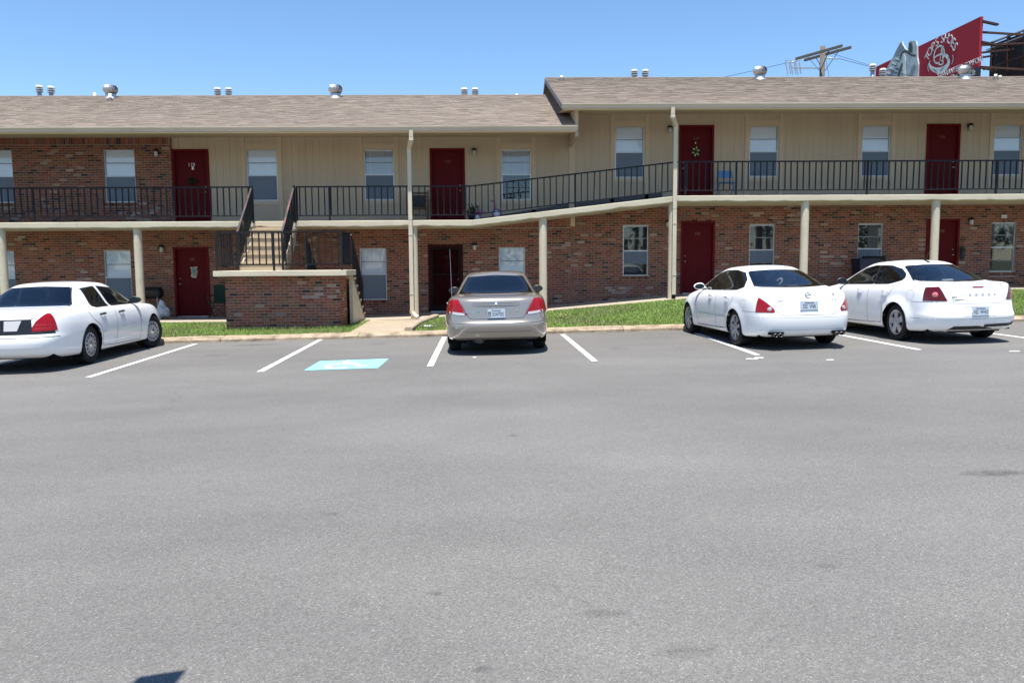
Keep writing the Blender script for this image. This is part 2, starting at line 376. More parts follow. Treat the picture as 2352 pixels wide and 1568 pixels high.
for far, near in (((450,789.5),(203,866.5)), ((736,780),(597,854)), ((1021,774),(988,841)), ((1292,768),(1366,829.5)), ((1598,765),(1740,815.5)), ((1880,760),(2112,803.5)), ((2170,752),(2500,795)), ((160,800),(-190,878))):
    pline(far, near)
# scraps of older paint
for (x0, x1, y0, y1) in ((1731,1752,821,823), (1712,1724,823.5,825.5), (1724,1739,824,826), (2637-320,2650-310,806,808), (1897,1913,826,828), (1085,1092,820,822)):
    p = [on_lot(x0, y1), on_lot(x1, y1), on_lot(x1+3, y0), on_lot(x0+3, y0)]
    strip([p[0], p[3]], [p[1], p[2]], .006).build('paint_scrap', paintline_m, lot)
q = [on_lot(698, 851), on_lot(868, 845.5), on_lot(893, 824), on_lot(735, 829.5)]
acc = strip([q[0], q[3]], [q[1], q[2]], .005).build('accessible_marking', bluepaint_m, lot)
def sq(u, v):
    p = q[0]*(1-u)*(1-v) + q[1]*u*(1-v) + q[2]*u*v + q[3]*(1-u)*v; return Vector((p.x, p.y, lotz(p.x)+.009))
def symline(pts, w, name='wheelchair_symbol', bb=None):
    P = [Vector((u, v, 0)) for u, v in pts]; n = len(P); l = []; r = []
    for i, p in enumerate(P):
        d = (P[min(i+1,n-1)] - P[max(i-1,0)]).normalized(); k = Vector((-d.y, d.x, 0))*w/2; l.append(sq(*(p+k).xy)); r.append(sq(*(p-k).xy))
    bb.add(l + r, [(i, i+1, n+i+1, n+i) for i in range(n-1)])
bb = MB()
symline([(.43+.19*math.cos(a), .36+.26*math.sin(a)) for a in [rad(110+i*20) for i in range(11)]], .075, bb=bb)
symline([(.42,.80), (.44,.50), (.62,.48)], .08, bb=bb)
symline([(.62,.50), (.70,.22), (.80,.26)], .075, bb=bb)
symline([(.44,.66), (.58,.65)], .06, bb=bb)
symline([(.385,.88), (.445,.88)], .09, bb=bb)
bb.build('wheelchair_symbol', paintline_m, acc)

# kerb
PATHX0, PATHX1 = at(790, 768, KY).x, at(922, 768, KY).x
def kerb_piece(x0, x1, jag=0):
    b = MB(); n = max(2, int((x1-x0)/.25)); prof = [(KY, -.05), (KY, .055), (KY+.035, .092), (KY+.10, .10), (KY+.40, .115), (KY+.42, -.05)]
    for i in range(n+1):
        x = x0 + (x1-x0)*i/n
        for (y, z) in prof: b.v.append((x, y + rnd.uniform(-.006, .006), lotz(x) + z + rnd.uniform(-.006, .006)*(z > 0))); b.t.append((1,1,1))
    m_ = len(prof)
    for i in range(n):
        for k in range(m_-1): b.f.append((i*m_+k, (i+1)*m_+k, (i+1)*m_+k+1, i*m_+k+1))
    b.f.append(tuple(range(m_))); b.f.append(tuple(n*m_+k for k in range(m_-1,-1,-1)))
    return b
kerb = tag(empty('kerb', (0, KY, 0)), 'low tan concrete kerb along the lawn', 'kerb', kind='structure')
x = XL - 6
while x < XR + 6:
    L_ = rnd.choice((2.9, 3.0, 3.05)); kerb_piece(x, x+L_-.012).build('kerb_section', kerb_m, kerb, smooth=False, fix=True); x += L_
local(kerb)

# lawns
def lawn_patch(x0, x1, y0f, y1f, name, label):
    b = MB(); nx = max(4, int((x1-x0)/.3)); ny = 8
    for i in range(nx+1):
        X = x0 + (x1-x0)*i/nx; y0 = y0f(X); y1 = y1f(X); z0 = lotz(X)+.105; z1 = walkz(X) - .015
        for j in range(ny+1):
            t = j/ny; tt = (y0 + (y1-y0)*t - (KY+.4))/(21.95 - KY - .4)
            b.v.append((X, y0 + (y1-y0)*t, z0 + (z1-z0)*tt + rnd.uniform(-.008, .008))); b.t.append((1,1,1))
    b.f = [(i*(ny+1)+j, (i+1)*(ny+1)+j, (i+1)*(ny+1)+j+1, i*(ny+1)+j+1) for i in range(nx) for j in range(ny)]
    o = b.build(name, lawn_m, smooth=True); tag(o, label, 'lawn', kind='structure'); return o
PX1 = lambda y: PATHX1 + (y-KY)*.02
def lawnz(X, Y):
    z0 = lotz(X)+.105; z1 = walkz(X)-.015; return z0 + (z1-z0)*(Y-(KY+.4))/(21.95-KY-.4)
lawn_l = lawn_patch(XL-6, PATHX0+.05, lambda x: KY+.4, lambda x: 21.95, 'lawn', 'strip of green lawn left of the brick stair landing')
lawn_r = lawn_patch(PATHX1+.30, XR+6, lambda x: KY+.4, lambda x: 21.95, 'lawn', 'green lawn rising towards the right behind the kerb')
rb = random.Random(3); b = MB(); pal = [(.20,.29,.065), (.23,.325,.08), (.26,.345,.10), (.17,.25,.055), (.31,.34,.15), (.37,.33,.18)]
def blades(n, x0, x1, y0, y1, skip=None, h=(.02,.055)):
    for _ in range(n):
        X = rb.uniform(x0, x1); Y = rb.uniform(y0, y1)
        if skip and skip(X, Y): continue
        z = lawnz(X, Y); a = rb.uniform(0, math.pi); w = rb.uniform(.006, .012); hh = rb.uniform(*h); dx, dy = math.cos(a)*w, math.sin(a)*w
        lx, ly = rb.gauss(0, .025), rb.gauss(0, .025)
        pt = .5 + .5*math.sin(X*1.9 + 1.3*math.sin(Y*2.3)); c = rb.choice(pal[:4] if pt > .25 else pal); k = rb.uniform(.8, 1.25)*(0.88 + .24*pt)
        b.add([(X-dx, Y-dy, z-.01), (X+dx, Y+dy, z-.01), (X+lx, Y+ly, z+hh)], [(0,1,2)], tuple(q_*k for q_ in c))
LX0, LX1 = -6.36, -3.55
blades(85000, -12, PATHX0+.05, KY+.36, 21.97, lambda X, Y: LX0 < X < LX1 and Y > 19.74)
blades(165000, PATHX1+.26, 17, KY+.36, 21.97)
blades(900, LX0-.1, LX1+.1, 19.59, 19.73, None, (.06,.12)); blades(500, PATHX0-.3, PATHX0+.05, 18.75, 20.5, None, (.05,.10))
tag(b.build('grass_blades', blade_m, tone=True), 'short mown green grass on the lawns by the kerb', 'grass', kind='stuff')

# side path up to the walkway, with its low curved edging
b = MB(); pv = []
for i in range(7):
    t = i/6; Y = KY+.415 + (21.95-KY-.415)*t; zl = lotz(PATHX0)+.112 + (walkz(PATHX0)-.001 - lotz(PATHX0)-.112)*t
    pv += [(PATHX0+.02 - .22*t, Y, zl), (PATHX1 + .22*t + .25*(t**3), Y, zl)]
b.add(pv, [(2*i, 2*i+1, 2*i+3, 2*i+2) for i in range(6)])
tag(b.build('path', conc_m), 'tan concrete path from the lot up to the walkway', 'path', kind='structure')
b = MB(); ep = []
for i in range(13):
    t = i/12; Y = KY+.42 + (21.9-KY-.42)*t; X = PATHX1 + .04 + .16*t + .34*max(0, t-.45)**1.3*1.6; z = lotz(X)+.10 + (walkz(X)-lotz(X)-.1)*t; ep.append((X, Y, z))
for i, p in enumerate(ep):
    b.v += [(p[0]-.02, p[1], p[2]-.1), (p[0]-.015, p[1], p[2]+.075), (p[0]+.02, p[1], p[2]+.10), (p[0]+.13, p[1], p[2]+.10), (p[0]+.16, p[1], p[2]+.07), (p[0]+.165, p[1], p[2]-.1)]; b.t += [(1,1,1)]*6
for i in range(12): b.f += [(i*6+k, (i+1)*6+k, (i+1)*6+k+1, i*6+k+1) for k in range(5)]
b.f += [(0,1,2,3,4,5), tuple(72+k for k in range(5,-1,-1))]
tag(b.build('path_edging', conc_m, fix=True), 'pale curved concrete edging beside the path', 'edging', kind='structure')

# walkway under the balcony
b = MB(); xs = [XL-2] + [p[0] for p in _wk] + [XR+2]; n = len(xs)
for x in xs:
    z = walkz(x); b.v += [(x, 21.95, z-.25), (x, 21.95, z), (x, WY+.25, z+.02)]; b.t += [(1,1,1)]*3
b.f = [(i*3+k, (i+1)*3+k, (i+1)*3+k+1, i*3+k+1) for i in range(n-1) for k in range(2)]
tag(b.build('walkway', walk_m, fix=True), 'shaded concrete walkway under the balcony', 'walkway', kind='structure')

# ================================================================== BUILDING
bldL = empty('apartment_building', (-9, WY, 0), 'lower left wing of the brick apartment building with grey shingle roof', 'building', 'wings of the apartment building')
bldR = empty('apartment_building', (12, WY, 0), 'taller right wing of the brick apartment building, its roof stepped up', 'building', 'wings of the apartment building')
def rect(l, r, t, bt, Y=WY): a = at(l, t, Y); c = at(r, bt, Y); m1 = at((l+r)/2, t, Y); m2 = at((l+r)/2, bt, Y); return (a.x+c.x)/2 - (at(r,bt,Y).x-at(l,bt,Y).x + at(r,t,Y).x-at(l,t,Y).x)/4, (a.x+c.x)/2 + (at(r,bt,Y).x-at(l,bt,Y).x + at(r,t,Y).x-at(l,t,Y).x)/4, m2.z, m1.z
UPW = [(-40,33,345,466,'shade'), (242,313,344,465,'shade'), (567,637,344,461,'shade'), (837,905,343,459,'blind'), (1152,1219,343,459,'blindopen'),
       (1413,1479,291,408,'shade'), (1721,1787,290,406,'shade'), (1979,2044,289,405,'shade'), (2282,2346,287,402,'shade')]
LOW = [(-30,35,578,700,'shade'), (240,302,576,697,'shade'), (827,888,571,688,'shade'), (1146,1206,569,686,'shadelow'), (1431,1489,518,633,'dark'),
       (1721,1779,516,631,'dark'), (1970,2027,514,628,'curtain'), (2276,2332,511,624,'sheer')]
UPD = [(398,482,343,505,'119'), (988,1068,341,503,'118'), (1559,1639,288,447,'117'), (2126,2203,285,441,'116')]
LOD = [(401,482,567,733,'109'), (984,1064,562,728,'108'), (1563,1641,508,671,'107'), (2125,2201,502,664,'106')]
UW = [rect(*w[:4]) + (w[4],) for w in UPW]; LW = [rect(*w[:4]) + (w[4],) for w in LOW]
UD = [rect(*w[:4]) + (w[4],) for w in UPD]; LD = [rect(*w[:4]) + (w[4],) for w in LOD]
for i in range(len(UD)): d = list(UD[i]); d[2] = FL_L if i < 2 else FL_R; UD[i] = tuple(d)
for i in range(len(LD)): d = list(LD[i]); d[2] = walkz((d[0]+d[1])/2)+.02; LD[i] = tuple(d)
print('window', [tuple(round(q_, 2) for q_ in w[:4]) for w in UW[1:6]], 'door', [tuple(round(q_, 2) for q_ in w[:4]) for w in UD])
TOPL, TOPR = at(500, 316, WY).z, at(1900, 261, WY).z    # wall tops
BRX = at(397, 400, WY).x                                # end of the upper brickwork
print('tops', TOPL, TOPR)

CH, CL = .0677, .2032
def tone():
    k = rnd.random()
    if k < .06: c = (.075, .052, .045)
    elif k < .085: c = (.42, .31, .23)
    elif k < .30: c = (.25, .12, .078)
    elif k < .55: c = (.38, .13, .072)
    elif k < .75: c = (.34, .14, .088)
    else: c = (.31, .098, .055)
    f = rnd.uniform(.58, .96); return (c[0]*f, c[1]*f*rnd.uniform(.9, 1.12), c[2]*f*rnd.uniform(.9, 1.15))
class BrickWork:
    """running-bond bricks on a plane; u runs along the wall, its face looks along -nrm"""
    def __init__(s): s.items = []
    def wall(s, u0, u1, z0, z1, holes, place):
        k = 0; z = z0; streak = 0
        while z < z1 - .02:
            h = min(CH, z1 - z); u = u0 - (CL/2 if k % 2 else 0) - rnd.uniform(0, .01)
            while u < u1:
                iv = [(max(u, u0), min(u + CL - .0125, u1))]
                for (a, c, d, e) in holes:
                    if z + h > d + .005 and z < e - .02:
                        nv = []
                        for (p, q_) in iv:
                            if q_ <= a or p >= c: nv.append((p, q_))
                            else:
                                if p < a - .02: nv.append((p, a-.003))
                                if q_ > c + .02: nv.append((c+.003, q_))
                        iv = nv
                for (p, q_) in iv:
                    if q_ - p > .02:
                        t = tone()
                        pale = math.sin(u*1.7 + z*2.1) + math.sin(u*.63 - z*3.7 + 1)
                        if pale > 1.2 and rnd.random() < .16: f_ = rnd.uniform(.7, 1.1); t = (.44*f_, .33*f_, .265*f_)
                        s.items.append((place, p, q_, z + .006, z + h - .006, t))
                u += CL
            z += CH; k += 1
    def soldier(s, u0, u1, z0, z1, place, w=CH):
        u = u0
        while u < u1 - .01:
            s.items.append((place, u, min(u + w - .009, u1), z0+.004, z1-.004, tone())); u += w
    def finish(s, parent, focus, limit=300):
        full = [it for it in s.items]
        full.sort(key=lambda it: -((it[2]-it[1])*(it[4]-it[3])) + .02*abs(focus - (it[1]+it[2])/2)*(CL*CH))
        big, rest = full[:limit], full[limit:]
        for it in big:
            b = MB(); it[0](b, it[1], it[2], it[3], it[4], it[5]); b.build('brick', brick_m, parent, tone=True)
        if rest:
            b = MB()
            for it in rest: it[0](b, it[1], it[2], it[3], it[4], it[5])
            o = b.build('brickwork', brick_m, parent, tone=True); tag(o, kind='stuff')
def place_front(Y):
    def f(b, u0, u1, z0, z1, t):
        j = rnd.uniform(-.001, .0015); b.box(u0, u1, Y - .005 + j, Y + .06, z0, z1, t)
    return f
def wall_with_holes(x0, x1, z0, z1, holes, y0, y1, b):
    xs = sorted({x0, x1, *[q_ for h in holes for q_ in h[:2] if x0 < q_ < x1]})
    for a, c in zip(xs, xs[1:]):
        hs = sorted([(max(h[2], z0), min(h[3], z1)) for h in holes if h[0] <= a + 1e-6 and h[1] >= c - 1e-6 and h[2] < z1 and h[3] > z0])
        z = z0
        for (d, e) in hs:
            if d > z + .001: b.box(a, c, y0, y1, z, d)
            z = max(z, e)
        if z1 > z + .001: b.box(a, c, y0, y1, z, z1)

def make_window(par, w, brick, topz=None, floorz=None):
    x0, x1, z0, z1, kind = w; Y = WY + (.045 if brick else .02)
    e = bpy.data.objects.new('window', None); col.objects.link(e); e.parent = par
    f = .028; mid = z0 + (z1-z0)*.497; mun = mid + (z1-mid)*.49
    b = MB(); b.box(x0, x0+f, Y, Y+.06, z0, z1); b.box(x1-f, x1, Y, Y+.06, z0, z1); b.box(x0+f, x1-f, Y, Y+.06, z1-f, z1); b.box(x0+f, x1-f, Y-.012, Y+.06, z0, z0+f*.8)
    b.build('frame', alu_m, e)
    MB().box(x0+f, x1-f, Y-.008, Y+.04, mid-.016, mid+.016).build('meeting_rail', alu_m, e)
    MB().box(x0+f, x1-f, Y+.008, Y+.03, mun-.011, mun+.011).build('muntin', munt_m, e)
    low_m = z0 + (mid-z0)*.49
    if kind not in ('blindopen',): MB().box(x0+f, x1-f, Y+.022, Y+.04, low_m-.010, low_m+.010).build('muntin', munt_m, e)
    for (a, c) in ((mun+.008, z1-f), (mid+.016, mun-.008)): MB().box(x0+f, x1-f, Y+.016, Y+.022, a, c).build('pane', pane_m, e)
    for (a, c) in ((low_m+.007, mid-.016), (z0+f*.8, low_m-.007)): MB().box(x0+f, x1-f, Y+.028, Y+.033, a, c).build('pane', pane_m, e)
    if kind not in ('blindopen', 'sheer', 'dark'): MB().box(x0+f+.002, x1-f-.002, Y+.006, Y+.008, z0+f*.8+.001, mid-.017).build('insect_screen', screen_m, e)
    elif kind == 'dark': MB().box(x0+f+.002, x1-f-.002, Y+.006, Y+.008, low_m, mid-.017).build('insect_screen', screen_m, e)
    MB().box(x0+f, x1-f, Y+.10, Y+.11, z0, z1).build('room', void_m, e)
    yb = Y+.045
    if kind in ('shade', 'shadelow'):
        MB().box(x0+f+.01, x1-f-.01, yb, yb+.004, z0+.02 if kind == 'shade' else z0+.02, z1-.02).build('shade', shade_m, e)
    elif kind in ('blind', 'blindopen', 'dark'):
        b = MB(); zb = mid if kind == 'blindopen' else (z0+.04 if kind == 'blind' else mid-.05); z = z1-.05
        tilt = .011 if kind != 'dark' else .005
        while z > zb:
            b.add([(x0+f+.012, yb, z-tilt), (x1-f-.012, yb, z-tilt), (x1-f-.012, yb+.018, z+tilt), (x0+f+.012, yb+.018, z+tilt)], [(0,1,2,3)]); z -= .0245
        b.box(x0+f+.01, x1-f-.01, yb-.004, yb+.02, z1-.045, z1-.025)
        for xx in (x0+.17, x1-.17): b.box(xx-.006, xx+.006, yb-.006, yb-.004, zb, z1-.045)
        b.build('blind', shade_m if kind != 'dark' else mat('blind_grey', (.16,.165,.16), .9), e)
    elif kind == 'curtain':
        b = MB(); n = 16
        for i in range(n+1):
            xx = x0+f + (x1-x0-2*f)*(.45 + .5*i/n); yy = yb + .02*math.sin(i*2.1); b.v += [(xx, yy, z0+.02), (xx, yy, z1-.02)]; b.t += [(1,1,1)]*2
        b.f = [(2*i, 2*i+2, 2*i+3, 2*i+1) for i in range(n)]; b.build('curtain', curtain_m, e, smooth=True)
    elif kind == 'sheer':
        for sg in (0, 1):
            b = MB(); n = 12
            for i in range(n+1):
                t = i/n; xa = x0+f + (x1-x0-2*f)*(t*.55); zb = z1-.05 - (z1-z0)*(.06 + .46*(1-t)**1.4)
                xa = xa if not sg else x0+x1-xa
                b.v += [(xa, yb+.015*math.sin(i*2.3)+.01*sg, zb), (xa, yb+.012*math.sin(i*2.3)+.01*sg, z1-.03)]; b.t += [(1,1,1)]*2
            b.f = [(2*i, 2*i+2, 2*i+3, 2*i+1) for i in range(n)]; b.build('curtain', curtain_m, e, smooth=True)
    if brick:                                   # rowlock sill
        u = x0 - .03
        while u < x1 + .02:
            b = MB(); b.add([(u, WY-.035, z0-.105), (u+.058, WY-.035, z0-.105), (u+.058, WY+.05, z0-.105), (u, WY+.05, z0-.105),
                             (u, WY-.035, z0-.03), (u+.058, WY-.035, z0-.03), (u+.058, WY+.05, z0-.004), (u, WY+.05, z0-.004)],
                            [(0,3,2,1),(4,5,6,7),(0,1,5,4),(1,2,6,5),(2,3,7,6),(3,0,4,7)], tone())
            b.build('sill_brick', brick_m, e, tone=True); u += .0677
    else:
        tw = .105
        for (a, c, d, g) in ((x0-.035-tw, x0-.035, floorz, topz), (x1+.035, x1+.035+tw, floorz, topz)):
            MB().box(a, c, WY-.03, WY+.01, d, g).build('trim_board', trim_m, e)
        for (d, g) in ((z1+.005, z1+.17), (z0-.12, z0-.005)):
            MB().box(x0-.033, x1+.033, WY-.019, WY+.012, d, g).build('trim_board', trim_m, e)
        for (a, c) in ((x0-.034, x0-.001), (x1+.001, x1+.034)): MB().box(a, c, WY-.012, WY+.05, z0-.004, z1+.004).build('trim_board', trim_m, e)
    return e

def make_door(par, d, kind=''):
    x0, x1, z0, z1, num = d; e = bpy.data.objects.new('door', None); col.objects.link(e); e.parent = par
    j = .065; b = MB(); b.box(x0, x0+j, WY-.03, WY+.12, z0, z1); b.box(x1-j, x1, WY-.03, WY+.12, z0, z1); b.box(x0+j, x1-j, WY-.028, WY+.12, z1-j, z1)
    b.build('frame', jamb_m if kind != 'storm' else mat('jamb_dark', (.05,.006,.008), .6, spec=.12), e)
    MB().box(x0+j, x1-j, WY-.035, WY+.12, z0-.02, z0+.015).build('threshold', alu_m, e)
    lx0, lx1, lz0, lz1 = x0+j+.003, x1-j-.003, z0+.02, z1-j-.003; Yd = WY+.06
    b = MB(); b.box(lx0, lx1, Yd, Yd+.044, lz0, lz1)
    leaf = b.build('leaf', door_m, e)
    w = lx1-lx0; h = lz1-lz0
    for (u0, u1, v0, v1) in ((.14,.46,.08,.36), (.54,.86,.08,.36), (.14,.46,.44,.74), (.54,.86,.44,.74), (.14,.46,.80,.93), (.54,.86,.80,.93)):
        MB().box(lx0+u0*w, lx0+u1*w, Yd-.005, Yd+.01, lz0+v0*h, lz0+v1*h).build('panel', door_m, e, bevel=.004)
    left = num in ('117', '109', '107', '106x'); kx = lx0+.07 if left else lx1-.07
    MB().lathe([(0, -.062), (.02, -.06), (.029, -.045), (.024, -.03), (.011, -.022), (.011, -.006), (.03, -.004), (.03, 0)], (kx, Yd, lz0+.93), 'y', 14).build('knob', brass_m, e, smooth=True)
    MB().lathe([(0, -.02), (.022, -.018), (.027, 0)], (kx, Yd, lz0+1.09), 'y', 14).build('deadbolt', brass_m, e, smooth=True)
    nm = white_m if num == '119' else mat('dull_brass', (.20,.10,.06), .5)
    if num == '119' or True:
        text(num, .15 if num == '119' else .125, nm, e, FRONT(((lx0+lx1)/2, Yd-.008, lz1-.30 if num != '119' else lz1-.37)), 'door_number', .003, .9)
    if kind == 'storm':
        b = MB(); y0 = WY-.012; s_ = .075
        for (a, c, d_, g) in ((lx0, lx0+s_, lz0, lz1), (lx1-s_, lx1, lz0, lz1), (lx0+s_, lx1-s_, lz1-s_, lz1), (lx0+s_, lx1-s_, lz0, lz0+.18), (lx0+s_, lx1-s_, lz0+h*.56, lz0+h*.56+.05)):
            b.box(a, c, y0, y0+.03, d_, g)
        b.build('storm_frame', storm_m, e)
        sg = glass_mat('storm_glass', (.85, .78, .78), -.03, .12, .1, 1.2)
        for (d_, g) in ((lz0+.18, lz0+h*.56), (lz0+h*.56+.05, lz1-s_)): MB().box(lx0+s_, lx1-s_, y0+.012, y0+.016, d_, g).build('storm_pane', sg, e)
    return e

def make_wing(par, x0, x1, fl, top, side):
    uw = [w for w in UW if x0 < (w[0]+w[1])/2 < x1]; lw = [w for w in LW if x0 < (w[0]+w[1])/2 < x1]
    ud = [w for w in UD if x0 < (w[0]+w[1])/2 < x1]; ld = [w for w in LD if x0 < (w[0]+w[1])/2 < x1]
    if side == 'L': extra_u = [(-17.2, -16.35, uw[0][2], uw[0][3], 'shade')]; extra_l = [(-17.2, -16.4, lw[0][2], lw[0][3], 'shade')]
    else: extra_u = [(19.0, 19.85, uw[-1][2], uw[-1][3], 'shade')]; extra_l = [(19.0, 19.75, lw[-1][2], lw[-1][3], 'shade')]
    uw = uw + extra_u; lw = lw + extra_l
    zb = min(walkz(x0), walkz(x1)) - .25; ceil = fl - .17
    holes = [w[:4] for w in lw + ld]
    # lower brick wall
    wall = bpy.data.objects.new('wall', None); col.objects.link(wall); wall.parent = par
    b = MB(); wall_with_holes(x0, x1, zb, ceil + .05, holes, WY, WY+.16, b); b.build('mortar_bed', mortar_m, wall)
    bw = BrickWork(); bh = [(h[0]-.0, h[1]+.0, h[2], h[3]) for h in holes]
    for w in lw: bh.append((w[0]-.03, w[1]+.035, w[2]-.105, w[2]))
    bw.wall(x0+.006, x1-.006, zb, ceil + .04, bh, place_front(WY))
    if side == 'L':
        zU = top - .20
        uh = [w[:4] for w in uw if w[0] < BRX]; uhs = uh + [(w[0]-.03, w[1]+.035, w[2]-.105, w[2]) for w in uw if w[0] < BRX]
        b = MB(); wall_with_holes(x0, BRX-.01, fl - .1, top, uh, WY-.07, WY+.10, b); b.build('mortar_bed', mortar_m, wall)
        bw.wall(x0+.006, BRX-.004, fl-.02, zU, uhs, place_front(WY-.07)); bw.soldier(x0, BRX-.004, zU, top, place_front(WY-.07))
        # end faces of the projecting veneer
        def endp(b, u0, u1, z0, z1, t): b.box(BRX-.03, BRX+.0, u0, u1, z0, z1, t)
        bw.wall(WY-.066, WY-.004, fl, top, [], endp)
    bw.finish(wall, 1.5 if side == 'L' else 5.0)
    for w in lw: make_window(par, w, True)
    # joint sealant / room backing behind doors
    # upper siding
    sx0 = BRX if side == 'L' else x0
    for w in uw:
        if side == 'L' and w[0] < BRX:
            m_ = make_window(par, w, True)
            for c in m_.children: c.location.y -= .07
        else: make_window(par, w, False, top-.001, fl-.02)
    sid = bpy.data.objects.new('siding', None); col.objects.link(sid); sid.parent = par
    ops = [(w[0]-.036, w[1]+.036, w[2]-.002, w[3]+.002) for w in uw if w[0] > sx0] + [d[:4] for d in ud]
    bnd = sorted({sx0, x1, *[q_ for o in ops for q_ in o[:2]]})
    b = MB(); wall_with_holes(sx0, x1, fl-.12, top, ops, WY+.014, WY+.16, b); b.build('sheathing', siding_m, sid)
    u = sx0; k = 0
    while u < x1 - .02:
        e = min([u + .2, x1] + [q_ for q_ in bnd if q_ > u + .012])
        hs = [o for o in ops if o[0] < (u+e)/2 < o[1]]
        segs = [(fl-.1 if side == 'L' else fl-.06, top)]
        if hs: h = hs[0]; segs = [(segs[0][0], h[2]), (h[3], top)]
        for (a, c) in segs:
            if c - a > .03: MB().box(u+.0022, e-.0022, WY+(.003 if k % 2 else 0), WY+.016, a, c).build('siding_board', siding_m, sid)
        u = e; k += 1
    for d in ud: make_door(par, d)
    for d in ld: make_door(par, d, 'storm' if d[4] == '108' else '')
    b = MB(); b.box(x0, x1, WY+.16, WY+.30, zb, fl-.2); b.box(x0, x1, WY+.17, WY+.30, fl-.15, top+.3)
    b.box(x0, x1, 32.6, 32.8, zb, top+.3); b.box(x0, x0+.2, WY+.3, 32.6, zb, top+.3); b.box(x1-.2, x1, WY+.3, 32.6, zb, top+.3)
    b.build('shell', mortar_m if side == 'L' else mortar_m, par)
    return uw
make_wing(bldL, XL, XS-.004, FL_L, TOPL, 'L')
make_wing(bldR, XS+.004, XR, FL_R, TOPR, 'R')
# dark foundation band where the upper storey of the right wing meets the ramp, corner boards
RXA, RXB = at(1085, 507, SY).x, at(1556, 450, SY).x
def floorz(x): return FL_L if x < RXA else FL_R if x > RXB else FL_L + (FL_R-FL_L)*(x-RXA)/(RXB-RXA)
b = MB(); b.prism([(XS+.125, WY-.030, floorz(XS)-.08), (RXB, WY-.030, FL_R-.08), (RXB, WY-.030, FL_R+.27), (XS+.125, WY-.030, floorz(XS)+.27)], (0, .012, 0)); b.build('foundation_band', darkbase_m, bldR, fix=True)
b = MB(); b.prism([(RXA+.2, WY-.030, FL_L-.08), (XS-.055, WY-.030, floorz(XS)-.08), (XS-.055, WY-.030, floorz(XS)+.25), (RXA+.2, WY-.030, FL_L+.15)], (0, .012, 0)); b.build('foundation_band', darkbase_m, bldL, fix=True)
# brickwork under the ramp, up to its sloping underside
rw = bpy.data.objects.new('wall', None); col.objects.link(rw); rw.parent = bldL; bw = BrickWork(); z = FL_L-.13
b = MB(); b.prism([(RXA, WY-.028, FL_L-.16), (XS, WY-.028, FL_L-.16), (XS, WY-.028, floorz(XS)-.11)], (0, .02, 0)); b.build('mortar_bed', mortar_m, rw, fix=True)
while z < floorz(XS)-.11:
    xa = RXA + (z + .14 - FL_L)/(FL_R-FL_L)*(RXB-RXA); bw.wall(xa, XS-.006, z, z+CH, [], place_front(WY-.028)); z += CH
bw.finish(rw, 1.5, 0)
MB().box(XS-.05, XS+.12, WY-.03, WY+.012, FL_L-.1, TOPL+.0).build('corner_board', trim_m, bldL)

# roofs
def shingles(x0, x1, ye, ze, yr, zr, cap=True):
    b = MB(); L_ = math.hypot(yr-ye, zr-ze); n = int(L_/.127); ph = 0
    dy, dz = (yr-ye)/L_, (zr-ze)/L_; nv = Vector((0, -dz, dy))
    for r in range(n+1):
        s0 = r*.127; s1 = min(s0+.15, L_); x = x0 - rnd.uniform(0, .3); rowk = rnd.uniform(.96, 1.04)
        while x < x1:
            a, c = max(x, x0), min(x+.303, x1); x += .305
            if c - a < .02: continue
            g = rnd.random(); base = (.275, .228, .186) if g < .5 else (.257, .212, .172) if g < .78 else (.30, .252, .21) if g < .96 else (.215, .176, .142)
            k = rnd.uniform(.95, 1.05)*rowk*(1 + .04*math.sin(x*.35+r*.05)); t = tuple(q_*k for q_ in base); h = .010 + rnd.uniform(-.002, .004)
            p0 = Vector((0, ye+dy*s0, ze+dz*s0)); p1 = Vector((0, ye+dy*s1, ze+dz*s1))
            lo = p0 + nv*.001; up = p0 + nv*h; bk = p1 + nv*.002
            b.add([(a, lo.y, lo.z), (c, lo.y, lo.z), (c, up.y, up.z), (a, up.y, up.z), (c, bk.y, bk.z), (a, bk.y, bk.z)], [(0,1,2,3), (3,2,4,5)], t)
    return b
